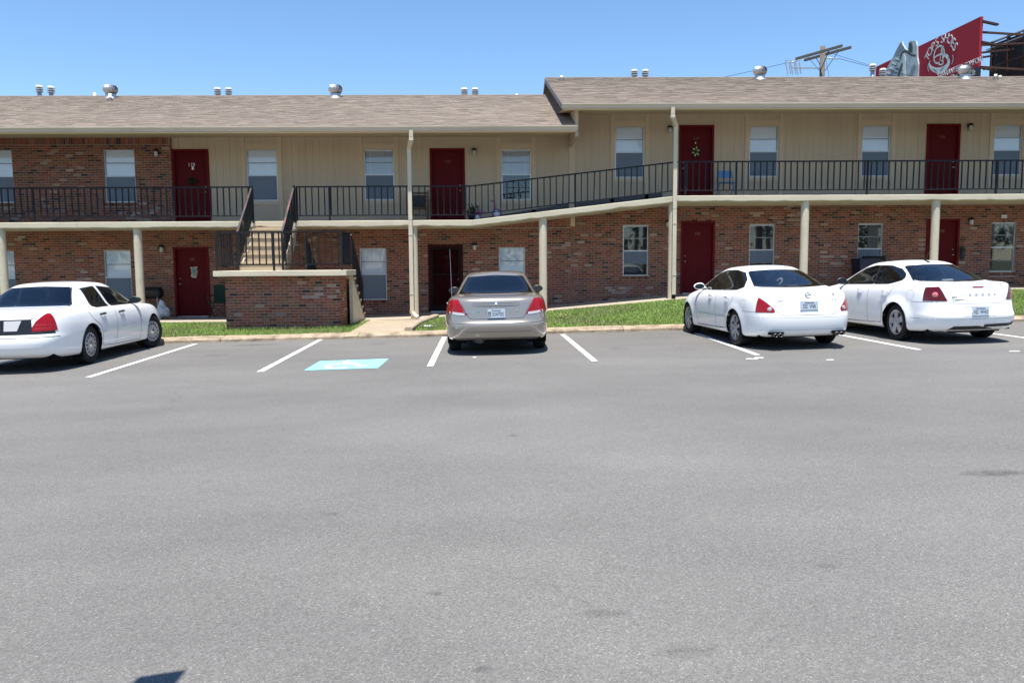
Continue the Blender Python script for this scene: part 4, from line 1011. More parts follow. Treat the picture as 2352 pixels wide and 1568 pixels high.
bcurve(ell(1500, 560, 32, 60, -50, 45, 8), .06, bbwhite_m); bcurve(ell(1330, 630, 34, 60, 130, 225, 8), .06, bbwhite_m)
# the shoe panel standing proud of the face
def bpoly(pts, m, out, th, name):
    b = MB(); b.prism([bpx(x, y, out) for x, y in pts], -bn*th); b.build(name, m, bb, fix=True)
bpoly([(886,735),(903,668),(958,566),(985,520),(1018,452),(1044,400),(1058,393),(1066,424),(1092,462),(1114,474),(1121,402),(1136,386),(1190,388),(1199,432),(1202,540),(1212,604),(1206,735)], shoelight, .10, .1, 'shoe_panel')
bpoly([(985,520),(1018,452),(1044,408),(1058,410),(1085,450),(1090,478),(1062,500),(1040,530),(1000,535)], shoegrey, .12, .02, 'shoe_tongue')
bpoly([(1128,405),(1150,400),(1162,440),(1158,500),(1128,492),(1120,470)], shoedark, .12, .02, 'shoe_collar')
bpoly([(1072,505),(1090,510),(1098,570),(1095,660),(1100,735),(1082,735),(1068,660),(1076,600)], bbwhite_m, .15, .03, 'shoe_loop')
for k in range(4):
    x0, y0 = 1000-k*27, 545+k*44; bpoly([(x0,y0),(x0+36,y0+10),(x0+34,y0+26),(x0-6,y0+14)], bbwhite_m, .14, .02, 'lace')
    bpoly([(x0-2,y0+18),(x0+36,y0+30),(x0+34,y0+38),(x0-8,y0+24)], shoedark, .13, .02, 'lace_gap')
bpoly([(1010,735),(1040,640),(1060,596),(1066,612),(1040,700),(1034,735)], shoedark, .125, .02, 'shoe_stripe'); bpoly([(1120,735),(1150,640),(1188,600),(1192,630),(1160,690),(1150,735)], shoegrey, .125, .02, 'shoe_stripe')
bpoly([(930,735),(965,660),(1000,690),(1005,735)], shoegrey, .12, .02, 'shoe_side'); bpoly([(1000,640),(1062,655),(1060,668),(1000,655)], shoedark, .13, .02, 'shoe_stripe')
bcurve([(1040,560),(1062,500),(1090,482),(1120,500),(1150,520),(1190,528)], .16, shoedark, .13, 'shoe_edge')
# steelwork behind it and the dark back of the second face
B2a = at(2268, 92, 60.5); B2b = at(2470, 40, 52.5); zt2 = (B2a.z+B2b.z)/2
B2a.z = zt2; B2b.z = zt2; d2 = (B2b-B2a).normalized(); n2 = Vector((0,0,1)).cross(d2).normalized()
if n2.y < 0: n2 = -n2
b = MB(); b.prism([B2a+n2*.3, B2b+n2*.3, B2b+n2*.3+Vector((0,0,-4.4)), B2a+n2*.3+Vector((0,0,-4.4))], n2*.12); b.build('rear_panel', bbback_m, bb, fix=True)
MB().tube([B2a+Vector((0,0,.05)), B2b+Vector((0,0,.05))], .09, 10).build('top_pipe', steel_m, bb, smooth=True)
MB().tube([B2a+Vector((0,0,-.35))-n2*.05, B2b+Vector((0,0,-.35))-n2*.05], .05, 8).build('top_pipe', steel_m, bb, smooth=True)
L2 = (B2b-B2a).length
for k in range(5):
    p = B2a + d2*(L2*(k+.35)/5); MB().bar(p+Vector((0,0,.1)), p+Vector((0,0,-4.8)), .18, .18, (0,1,0)).build('upright', rust_m, bb)
for dz in (-.55, -1.75, -3.1, -4.3): MB().bar(B2a-n2*.2+Vector((0,0,dz)), B2b-n2*.2+Vector((0,0,dz)), .08, .11).build('stringer', rust_m, bb)
for k in range(4):
    p = bpt(BL-.3-k*3.6, -.9-.0*k, -.2); q_ = B2a + d2*(L2*(3-k*.8)/4) + Vector((0,0,-1.0))
    MB().bar(p, q_, .10, .13).build('cross_beam', rust_m, bb); MB().bar(p+Vector((0,0,-2.2)), q_+Vector((0,0,-2.2)), .10, .13).build('cross_beam', rust_m, bb)
for k, dz in ((0,-.3), (1,-1.6), (2,-3.2)):
    p = bpt(BL, dz, -.1); MB().bar(p, p+Vector((1.4,.6,-.05)), .2, .12).build('outrigger', rust_m, bb)
for s in (2.5, 7, 11.5):
    p = bpt(s, 0, -.7); MB().bar(Vector((p.x,p.y,ZT-.2)), Vector((p.x,p.y,-.6)), .35, .35, (0,1,0)).build('post', rust_m, bb)
for k in (1, 3.6):
    p = B2a + d2*(L2*k/5) + n2*.1; MB().bar(Vector((p.x,p.y,zt2-4.5)), Vector((p.x,p.y,-.6)), .35, .35, (0,1,0)).build('post', rust_m, bb)
local(bb)
# ================================================================== SMALL THINGS
def face_at(xp, yp, Y): return at(xp, yp, Y)
# blue folding chair on the right balcony
def folding_chair(xp, Y, fz, m, lab):
    x = at(xp, 420, Y).x; e = empty('folding_chair', (x, Y, fz), lab, 'chair')
    w = .23
    for s in (-1, 1):
        MB().tube([(x+s*w, Y-.22, fz), (x+s*(w-.02), Y+.10, fz+.48), (x+s*(w-.03), Y+.20, fz+.80)], .012, 8).build('leg', m, e, smooth=True)
        MB().tube([(x+s*(w-.03), Y+.30, fz), (x+s*(w-.03), Y-.10, fz+.44)], .012, 8).build('leg', m, e, smooth=True)
    MB().box(x-w+.02, x+w-.02, Y-.20, Y+.16, fz+.43, fz+.455).build('seat', m, e, bevel=.008)
    b = MB(); n = 8
    for i in range(n+1):
        t = i/n*2-1; xx = x+t*(w-.02); yy = Y+.17+.05*(1-t*t); b.v += [(xx, yy-.02, fz+.60), (xx, yy+.02, fz+.80), (xx, yy+.035, fz+.80), (xx, yy-.005, fz+.60)]; b.t += [(1,1,1)]*4
    b.f = [(i*4+k, i*4+(k+1) % 4, (i+1)*4+(k+1) % 4, (i+1)*4+k) for i in range(n) for k in range(4)] + [(0,1,2,3), (n*4+3,n*4+2,n*4+1,n*4)]
    b.build('backrest', m, e, fix=True)
    MB().tube([(x-w+.03, Y+.28, fz+.08), (x+w-.03, Y+.28, fz+.08)], .009, 6).build('stretcher', m, e)
    local(e)
folding_chair(1668, 23.35, FL_R, mat('chair_blue', (.10, .24, .45), .5), 'blue metal folding chair on the right balcony')
# wooden chair with a dark cushion beside the downspout
def wooden_chair():
    Y = 23.6; x = at(962, 470, Y).x; fz = FL_L; e = empty('wooden_chair', (x, Y, fz), 'brown wooden armchair with dark cushion left of the middle upper door', 'chair')
    for sx in (-1, 1):
        MB().box(x+sx*.25-.02, x+sx*.25+.02, Y-.22, Y-.18, fz, fz+.62).build('leg', chairwood_m, e); MB().box(x+sx*.25-.02, x+sx*.25+.02, Y+.20, Y+.24, fz, fz+.92).build('leg', chairwood_m, e)
        MB().box(x+sx*.25-.03, x+sx*.25+.03, Y-.25, Y+.19, fz+.621, fz+.645).build('armrest', chairwood_m, e)
    MB().box(x-.23, x+.23, Y-.24, Y+.19, fz+.38, fz+.42).build('seat', chairwood_m, e)
    for z in (.62, .72, .82): MB().box(x-.229, x+.229, Y+.205, Y+.225, fz+z, fz+z+.06).build('back_slat', chairwood_m, e)
    MB().box(x-.229, x+.229, Y-.21, Y-.19, fz+.18, fz+.22).build('stretcher', chairwood_m, e)
    b = MB(); b.box(x-.19, x+.19, Y+.02, Y+.19, fz+.43, fz+.78); b.build('cushion', seatdark_m, e, bevel=.04)
    local(e)
wooden_chair()
# child's tricycle
def tricycle():
    Y = 23.0; a = at(1097, 493, Y); c = at(1141, 491, Y); fz = floorz((a.x+c.x)/2)+.0; pink = mat('trike_pink', (.55, .13, .33), .4); purple = mat('trike_purple', (.16, .05, .28), .4)
    xa, xc = a.x, c.x; e = empty('tricycle', ((xa+xc)/2, Y, fz), 'small pink and purple tricycle with white wheels on the balcony', 'tricycle')
    fz = floorz(xa)+.002
    def wh(x, y, r, z):
        w = MB().lathe([(r*.72,-.02), (r,-.022), (r+.004,0), (r,.022), (r*.72,.02)], (x,y,z+r+.003), 'y', 20).build('wheel', purple, e, smooth=True)
        MB().lathe([(0,-.024), (r*.70,-.019), (r*.70,.019), (0,.024)], (x,y,z+r+.003), 'y', 16).build('hub', white_m, w, smooth=True)
    wh(xa, Y-.16, .085, fz); wh(xa, Y+.16, .085, fz); zc = floorz(xc)+.002; wh(xc, Y, .13, zc)
    MB().tube([(xa, Y-.16, fz+.09), (xa, Y+.16, fz+.09)], .012, 8).build('axle', purple, e)
    MB().tube([(xa, Y, fz+.09), (xa+.10, Y, fz+.19), (xc-.10, Y, fz+.24), (xc-.05, Y, fz+.40)], .018, 8).build('frame', purple, e, smooth=True)
    MB().tube([(xc, Y, zc+.14), (xc-.06, Y, zc+.42), (xc-.07, Y, zc+.47)], .014, 8).build('fork', pink, e, smooth=True)
    MB().tube([(xc-.16, Y-.20, zc+.50), (xc-.07, Y-.08, zc+.47), (xc-.07, Y+.08, zc+.47), (xc-.16, Y+.20, zc+.50)], .014, 8).build('handlebar', pink, e, smooth=True)
    b = MB(); b.add([(xa-.03, Y-.11, fz+.24), (xa+.22, Y-.07, fz+.23), (xa+.22, Y+.07, fz+.23), (xa-.03, Y+.11, fz+.24), (xa-.03, Y-.11, fz+.27), (xa+.22, Y-.07, fz+.26), (xa+.22, Y+.07, fz+.26), (xa-.03, Y+.11, fz+.27)], [(0,3,2,1),(4,5,6,7),(0,1,5,4),(1,2,6,5),(2,3,7,6),(3,0,4,7)]); b.build('seat', pink, e)
    b = MB(); b.add([(xa-.03, Y-.11, fz+.27), (xa-.03, Y+.11, fz+.27), (xa-.11, Y+.09, fz+.46), (xa-.11, Y-.09, fz+.46), (xa-.05, Y-.11, fz+.27), (xa-.05, Y+.11, fz+.27), (xa-.13, Y+.09, fz+.46), (xa-.13, Y-.09, fz+.46)], [(0,1,2,3),(7,6,5,4),(0,4,5,1),(1,5,6,2),(2,6,7,3),(3,7,4,0)]); b.build('backrest', pink, e, fix=True)
    local(e)
tricycle()
# potted plant
def leaf_clump(parent, c, n, R_, m, name, rr, lw=.02, ll=.12, up=.6):
    b = MB()
    for _ in range(n):
        a = rr.uniform(0, 6.28); el = rr.uniform(.1, 1.3)*up+.1; d = Vector((math.cos(a)*math.cos(el), math.sin(a)*math.cos(el), math.sin(el))); s = d.cross(Vector((0,0,1))).normalized()*lw
        p = Vector(c) + d*rr.uniform(.2, .9)*R_; L_ = ll*rr.uniform(.6, 1.2); k = rr.uniform(.6, 1.4)
        b.add([p, p+d*L_*.5+s, p+d*L_, p+d*L_*.5-s], [(0,1,2,3)], (.06*k, .13*k, .035*k))
    return b.build(name, m, parent, tone=True)
def potted_plant():
    Y = 23.5; x = at(1089, 490, Y).x; fz = floorz(x); e = empty('potted_plant', (x, Y, fz), 'leafy green plant in a black pot beside the tricycle', 'plant')
    MB().lathe([(0,.0), (.15,.0), (.20,.28), (.215,.28), (.215,.32), (.19,.32), (.185,.26), (0,.26)], (x,Y,fz), 'z', 20).build('pot', black_m, e, smooth=False)
    leaf_clump(e, (x,Y,fz+.28), 60, .2, blade_m, 'foliage', random.Random(5), .022, .17)
    MB().lathe([(0,.30), (.03,.31), (.035,.35), (.015,.39), (0,.40)], (x+.05, Y-.15, fz), 'z', 10).build('flower', white_m, e, smooth=True)
    local(e)
potted_plant()
# door wreaths
def wreath(xp, yp, lab, pal_, r=.12, bow=True):
    Y = WY+.045; p = at(xp, yp, Y); e = empty('door_wreath', p, lab, 'wreath'); rr = random.Random(int(xp))
    b = MB()
    for i in range(150):
        a = rr.uniform(0, 6.28); rad_ = r*rr.uniform(.25, 1.0); c = p + Vector((math.cos(a)*rad_, -rr.uniform(0,.06), math.sin(a)*rad_)); d = Vector((rr.gauss(0,1), rr.gauss(0,.5)-.4, rr.gauss(0,1))).normalized()*.055; s = Vector((rr.gauss(0,1), rr.gauss(0,1), rr.gauss(0,1))).cross(d).normalized()*.016
        b.add([c, c+d*.5+s, c+d, c+d*.5-s], [(0,1,2,3)], tuple(q_*rr.uniform(.7,1.3) for q_ in rr.choice(pal_)))
    b.build('foliage', blade_m, e, tone=True)
    MB().lathe([(r*.5,-.015), (r*.6,-.03), (r*.7,-.015), (r*.6,.0), (r*.5,-.015)], p, 'y', 20).build('ring', chairwood_m, e, smooth=True)
    if bow:
        for k in range(6):
            a = k*math.pi/3+.3; c = p + Vector((math.cos(a)*.075, -.07, math.sin(a)*.10)); d = Vector((math.cos(a), 0, math.sin(a)))*.06; s = Vector((-math.sin(a), 0, math.cos(a)))*.022
            MB().add([c-d*.9, c+s, c+d, c-s, c-d*.9+Vector((0,.012,0)), c+s+Vector((0,.012,0)), c+d+Vector((0,.012,0)), c-s+Vector((0,.012,0))], [(3,2,1,0),(4,5,6,7),(0,1,5,4),(1,2,6,5),(2,3,7,6),(3,0,4,7)]).build('petal', mat('bow_cream', (.55,.55,.25), .7), e)
        MB().lathe([(0,.0), (.012,.005), (.012,.06), (0,.07)], p+Vector((0,-.02,.22)), 'z', 8).build('hanger', white_m, e, smooth=True)
    else: MB().box(p.x-.03, p.x+.03, p.y+.0, p.y+.008, p.z+.32, p.z+.42).build('hanger_plaque', white_m, e)
    local(e)
wreath(1597, 349, 'wreath with a pale bow on the upper door by the tall downspout', [(.02,.03,.015), (.03,.05,.02), (.05,.06,.02)], .15)
wreath(444, 416, 'dark green wreath on door 119', [(.015,.03,.012), (.03,.045,.012), (.06,.03,.012)], .11, False)
# paper taped to the lower left door
p = at(446, 625, WY+.05); e = empty('paper_notice', p, 'torn paper drawing taped to the lower left red door', 'paper'); rr = random.Random(2)
b = MB(); pts = []
for i in range(22): a = i/22*6.283; k = rr.uniform(.85, 1.12); pts.append((p.x+.09*k*max(-1, min(1, 1.3*math.cos(a))), p.y, p.z+.15*k*max(-1, min(1, 1.3*math.sin(a)))))
b.prism(pts, (0, .004, 0)); b.build('sheet', mat('paper_tan', (.40,.34,.24), .9, noise=.3, nscale=20), e, fix=True)
b = MB(); b.prism([(p.x+.055*math.cos(a)*(1+.3*math.sin(3*a)), p.y-.003, p.z+.02+.085*math.sin(a)) for a in [i/14*6.283 for i in range(14)]], (0,.002,0)); b.build('drawing', mat('drawing_teal', (.14,.30,.30), .9, noise=.3, nscale=30), e, fix=True)
for dx, dz in ((-.08,.13), (.08,.14), (.03,-.15), (-.07,-.1)): MB().box(p.x+dx-.02, p.x+dx+.02, p.y-.006, p.y-.004, p.z+dz-.015, p.z+dz+.015).build('tape', white_m, e)
local(e)
# small plaque on door 119 is part of that wreath's hanger; green camp chair, grill and bag by the lower left door
def camp_chair():
    Y = 23.55; x = at(506, 700, Y).x; fz = walkz(x)+.02; g = mat('camp_green', (.008, .035, .018), .85); e = empty('camp_chair', (x, Y, fz), 'dark green folding camp chair beside the lower left door', 'chair')
    for s in (-1, 1):
        MB().tube([(x+s*.26, Y-.24, fz), (x+s*.24, Y+.22, fz+.42), (x+s*.24, Y+.27, fz+.92)], .012, 8).build('leg', lamp_black, e); MB().tube([(x+s*.26, Y+.24, fz), (x+s*.25, Y-.24, fz+.45), (x+s*.26, Y-.24, fz+.62)], .012, 8).build('leg', lamp_black, e)
        MB().box(x+s*.27-.03, x+s*.27+.03, Y-.26, Y+.22, fz+.61, fz+.63).build('armrest', g, e)
    MB().tube([(x-.26, Y-.25, fz+.02), (x+.24, Y-.22, fz+.42)], .010, 6).build('brace', lamp_black, e); MB().tube([(x+.26, Y-.25, fz+.02), (x-.24, Y-.22, fz+.42)], .010, 6).build('brace', lamp_black, e)
    b = MB(); b.add([(x-.24,Y-.24,fz+.44), (x+.24,Y-.24,fz+.44), (x+.24,Y+.22,fz+.40), (x-.24,Y+.22,fz+.40), (x-.24,Y-.24,fz+.455), (x+.24,Y-.24,fz+.455), (x+.24,Y+.22,fz+.415), (x-.24,Y+.22,fz+.415)], [(0,3,2,1),(4,5,6,7),(0,1,5,4),(1,2,6,5),(2,3,7,6),(3,0,4,7)]); b.build('seat', g, e)
    b = MB(); b.add([(x-.24,Y+.22,fz+.43), (x+.24,Y+.22,fz+.43), (x+.24,Y+.28,fz+.93), (x-.24,Y+.28,fz+.93), (x-.24,Y+.235,fz+.43), (x+.24,Y+.235,fz+.43), (x+.24,Y+.295,fz+.93), (x-.24,Y+.295,fz+.93)], [(0,1,2,3),(7,6,5,4),(0,4,5,1),(1,5,6,2),(2,6,7,3),(3,7,4,0)]); b.build('backrest', g, e)
    local(e)
camp_chair()
def grill(xp, Y, h, lab):
    x = at(xp, 680, Y).x; fz = walkz(x)+.02; e = empty('barrel_grill', (x, Y, fz), lab, 'grill'); gm = mat('grill_black', (.010,.010,.011), .55)
    MB().lathe([(0,-.32), (.13,-.32), (.17,-.29), (.17,.29), (.13,.32), (0,.32)], (x,Y,fz+h), 'x', 20).build('barrel', gm, e, smooth=False)
    MB().tube([(x-.18,Y-.20,fz+h+.03), (x+.18,Y-.20,fz+h+.03)], .012, 8).build('handle', chairwood_m, e)
    for sx in (-1,1):
        for sy in (-1,1): MB().tube([(x+sx*.22, Y+sy*.10, fz+h-.12), (x+sx*.28, Y+sy*.2, fz)], .012, 8).build('leg', steel_m, e)
    MB().box(x-.26, x+.26, Y-.15, Y+.15, fz+.25, fz+.262).build('shelf', steel_m, e)
    local(e)
grill(346, 23.7, .72, 'black barrel grill behind the hood of the leftmost white car')
grill(2003, 23.75, .80, 'dark barrel grill hidden behind the far right white car')
def sack(xp, yp, Y, lab, s=.22):
    x = at(xp, yp, Y).x; z = walkz(x)+.02; rr = random.Random(9); bm = bmesh.new(); bmesh.ops.create_icosphere(bm, subdivisions=3, radius=1)
    for v in bm.verts:
        k = 1 + .18*math.sin(v.co.x*5+v.co.z*3) + rr.uniform(-.06,.06); v.co = Vector((v.co.x*s*k, v.co.y*s*.8*k, max(-.98, v.co.z)*s*.85*k + (.12 if v.co.z > .93 else 0))) 
    zb = min(v.co.z for v in bm.verts)
    for v in bm.verts: v.co.z -= zb
    me = bpy.data.meshes.new('plastic_bag'); bm.to_mesh(me); bm.free(); me.materials.append(mat('bag_plastic', (.55,.60,.66), .35, noise=.15, nscale=12)); o = link('plastic_bag', me); o.location = (x,Y,z); tag(o, lab, 'bag')
sack(374, 725, 23.4, 'crumpled pale plastic bag on the walkway by the leftmost white car')
# bin under the curtained lower window
x = at(1985, 610, 23.8).x; z = walkz(x)+.02; e = empty('wheelie_bin', (x, 23.75, z), 'dark blue bin under the curtained lower window', 'bin'); bl = mat('bin_blue', (.012,.018,.045), .5)
b = MB(); b.add([(x-.22,23.5,z+.05), (x+.22,23.5,z+.05), (x+.22,23.95,z+.05), (x-.22,23.95,z+.05), (x-.28,23.45,z+.85), (x+.28,23.45,z+.85), (x+.28,24.05,z+.85), (x-.28,24.05,z+.85)], [(0,3,2,1),(4,5,6,7),(0,1,5,4),(1,2,6,5),(2,3,7,6),(3,0,4,7)]); b.build('tub', bl, e)
b = MB(); b.box(x-.30, x+.30, 23.43, 24.07, z+.851, z+.91); b.build('lid', bl, e, bevel=.02)
for s in (-1,1): MB().lathe([(0,-.03),(.10,-.03),(.10,.03),(0,.03)], (x+s*.23, 23.97, z+.101), 'x', 14).build('wheel', black_m, e)
local(e)
# hanging ornament by the right lower door, sign with a hanging rod over the last lower window
p = at(2211, 575, WY-.06); e = empty('wall_ornament', p, 'dark hanging planter on the brick wall right of the last lower door', 'ornament'); 
MB().tube([p+Vector((0,.04,.42)), p+Vector((.03,0,.2)), p], .012, 6).build('hanger', chairwood_m, e); MB().lathe([(0,-.30), (.05,-.26), (.075,-.10), (.06,.02), (0,.03)], p, 'z', 12).build('pouch', seatdark_m, e, smooth=True)
leaf_clump(e, p+Vector((0,0,.02)), 22, .06, blade_m, 'sprigs', random.Random(8), .012, .12, .9); local(e)
p = at(2307, 497, WY-.03); e = empty('house_sign', p, 'small white sign with hanging rod above the last lower window', 'sign')
MB().box(p.x-.085, p.x+.085, p.y, p.y+.012, p.z-.055, p.z+.045).build('board', white_m, e); text('WELCOME', .035, text_dark, e, FRONT((p.x, p.y-.003, p.z-.015)), 'lettering', .001)
b = MB(); b.prism([(p.x-.07,p.y,p.z+.046), (p.x+.07,p.y,p.z+.046), (p.x,p.y,p.z+.10)], (0,.012,0)); b.build('sign_top', lamp_black, e, fix=True)
MB().tube([p+Vector((0,0,-.056)), p+Vector((0,0,-.40))], .009, 6).build('rod', lamp_black, e); MB().lathe([(0,-.03),(.022,-.015),(.022,.015),(0,.03)], p+Vector((0,0,-.42)), 'z', 10).build('ball', lamp_black, e, smooth=True); local(e)
# litter on the lawn
def litter(xp, yp, lab, c, s, name='litter_paper'):
    d = ray(xp, yp); t = 1.0
    for _ in range(60):
        q_ = CAMP + d*t; z = lawnz(q_.x, q_.y); t = t*1.0 + (z - q_.z)/d.z if False else (lawnz((CAMP+d*t).x, (CAMP+d*t).y)-CAM_H)/d.z
        t = max(.001, min(t, .0125))
    q_ = CAMP + d*t; rr = random.Random(int(xp)); b = MB()
    for i in range(7):
        a = rr.uniform(0,6.28); c_ = Vector((q_.x+rr.gauss(0,s), q_.y+rr.gauss(0,s*.8), q_.z+.055)); r1 = s*.6
        b.prism([c_+Vector((r1*math.cos(a+k*1.57)*rr.uniform(.6,1.2), r1*math.sin(a+k*1.57), rr.uniform(-.02,.03))) for k in range(4)], (0,0,.006))
    o = b.build(name, c, fix=True); tag(o, lab, 'litter')
litter(985, 755, 'scraps of white paper on the grass left of the tan car', white_m, .09)
litter(1290, 729, 'brown dry leaves on the grass right of the tan car', mat('dry_leaf', (.30,.20,.09), .9), .08, 'dry_leaves')
# lamp-shaped stand-in, unseen behind the camera, added to throw the lower left shadow
sp_ = on_lot(352, 1562); hz = 2.75; k = (hz)/to_sun.z; hx, hy = sp_.x + to_sun.x*k, sp_.y + to_sun.y*k
lp = empty('shadow_caster', (hx-.3, -1.6, lotz(hx)), 'made-up lamp-shaped stand-in behind the camera, added to cast the small shadow at lower left', 'lamp')
MB().tube([(hx-.3,-1.6,lotz(hx)-.05), (hx-.3,-1.6,3.05)], [.06,.045], 14).build('pole', steel_m, lp, smooth=True)
MB().tube([(hx-.3,-1.6,3.0), (hx-.2,-.6,3.05), (hx,hy-.25,2.9)], .03, 10).build('arm', steel_m, lp, smooth=True)
b = MB(); b.add([(hx-.10,hy-.30,hz), (hx+.10,hy-.30,hz), (hx+.10,hy+.075,hz), (hx-.07,hy+.03,hz), (hx-.10,hy-.28,hz+.14), (hx+.08,hy-.28,hz+.14), (hx+.08,hy+.0,hz+.12), (hx-.08,hy-.04,hz+.12)], [(0,3,2,1),(4,5,6,7),(0,1,5,4),(1,2,6,5),(2,3,7,6),(3,0,4,7)]); b.build('caster_head', steel_m, lp)
MB().lathe([(0,-.0), (.12,.0), (.14,.08), (0,.09)], (hx-.3,-1.6,lotz(hx)-.0), 'z', 16).build('footing', conc_m, lp)
local(lp)
# wood on the far side of the lot, behind the camera (the windows mirror it)
rt = random.Random(21); b = MB()
for k in range(34):
    cx = -70 + k*4.2 + rt.uniform(-1.2, 1.2); cy = -34 + rt.uniform(-4, 4); H = rt.uniform(8, 12.5); z0 = lotz(cx)-.2
    b.tube([(cx,cy,z0), (cx+rt.uniform(-.3,.3),cy,z0+H*.45), (cx,cy,z0+H*.8)], [.28,.2,.06], 7, tone=(.10,.08,.06))
    for j in range(11):
        bx, by, bz = cx+rt.gauss(0,1.7), cy+rt.gauss(0,1.7), z0+H*rt.uniform(.22,.95); br_ = rt.uniform(.9,1.7)*(1.15-.4*(bz-z0)/H); k0 = rt.uniform(.6,1.2)
        for _ in range(48):
            d = Vector((rt.gauss(0,1), rt.gauss(0,1), rt.gauss(0,1))).normalized(); p = Vector((bx,by,bz)) + d*br_*rt.uniform(.5,1.05)
            s1 = Vector((rt.gauss(0,1), rt.gauss(0,1), rt.gauss(0,1))).normalized()*rt.uniform(.16,.34); s2 = s1.cross(d+Vector((.1,.2,.05))).normalized()*s1.length*.7; kk = k0*rt.uniform(.7,1.3)
            b.add([p-s1, p+s2, p+s1, p-s2], [(0,1,2,3)], (.06*kk, .10*kk, .03*kk))
tag(b.build('wood', blade_m, tone=True), 'row of leafy trees across the lot behind the photographer', 'trees', kind='stuff')
# ================================================================== CARS
def bspl(P, nu, nv):
    """P[rings, cols, 3], closed around cols; uniform cubic B-spline surface"""
    top = P[-2].copy(); top[:, 0] *= -1; bot = 2*P[0]-P[1]
    P = np.concatenate([bot[None], P, top[None]]); M_, C_ = P.shape[:2]
    def basis4(t): return np.array([(1-t)**3, 3*t**3-6*t**2+4, -3*t**3+3*t**2+3*t+1, t**3])/6
    rows = []
    for i in range(M_-3):
        for k in range(nv + (1 if i == M_-4 else 0)): rows.append(np.tensordot(basis4(k/nv), P[i:i+4], 1))
    R_ = np.array(rows); out = []
    for j in range(C_):
        idx = [(j-1) % C_, j, (j+1) % C_, (j+2) % C_]
        for k in range(nu): out.append(np.tensordot(basis4(k/nu), R_[:, idx].transpose(1,0,2), 1))
    return np.array(out).transpose(1,0,2)          # rows x around x 3
def convex_planes(poly, axis):                     # poly in the plane seen along axis ('x': y,z; 'y': x,z)
    n = len(poly); cx = sum(p[0] for p in poly)/n; cz = sum(p[1] for p in poly)/n; out = []
    for i in range(n):
        a, c = poly[i], poly[(i+1) % n]; nx, nz = c[1]-a[1], -(c[0]-a[0])
        if nx*(cx-a[0]) + nz*(cz-a[1]) > 0: nx, nz = -nx, -nz
        co = Vector((0, a[0], a[1])) if axis == 'x' else Vector((a[0], 0, a[1])) if axis == 'y' else Vector((a[0], a[1], 0))
        no = Vector((0, nx, nz)) if axis == 'x' else Vector((nx, 0, nz)) if axis == 'y' else Vector((nx, nz, 0))
        if no.length > 1e-9: out.append((co, no.normalized()))
    return out
def cut(bm, faces, planes):
    for co, no in planes:
        g = set(faces)
        for f in faces: g.update(f.edges); g.update(f.verts)
        r = bmesh.ops.bisect_plane(bm, geom=list(g), plane_co=co, plane_no=no, dist=1e-5)
        faces = [f for f in r['geom'] if isinstance(f, bmesh.types.BMFace) and (f.calc_center_median()-co).dot(no) < 0]
    return faces
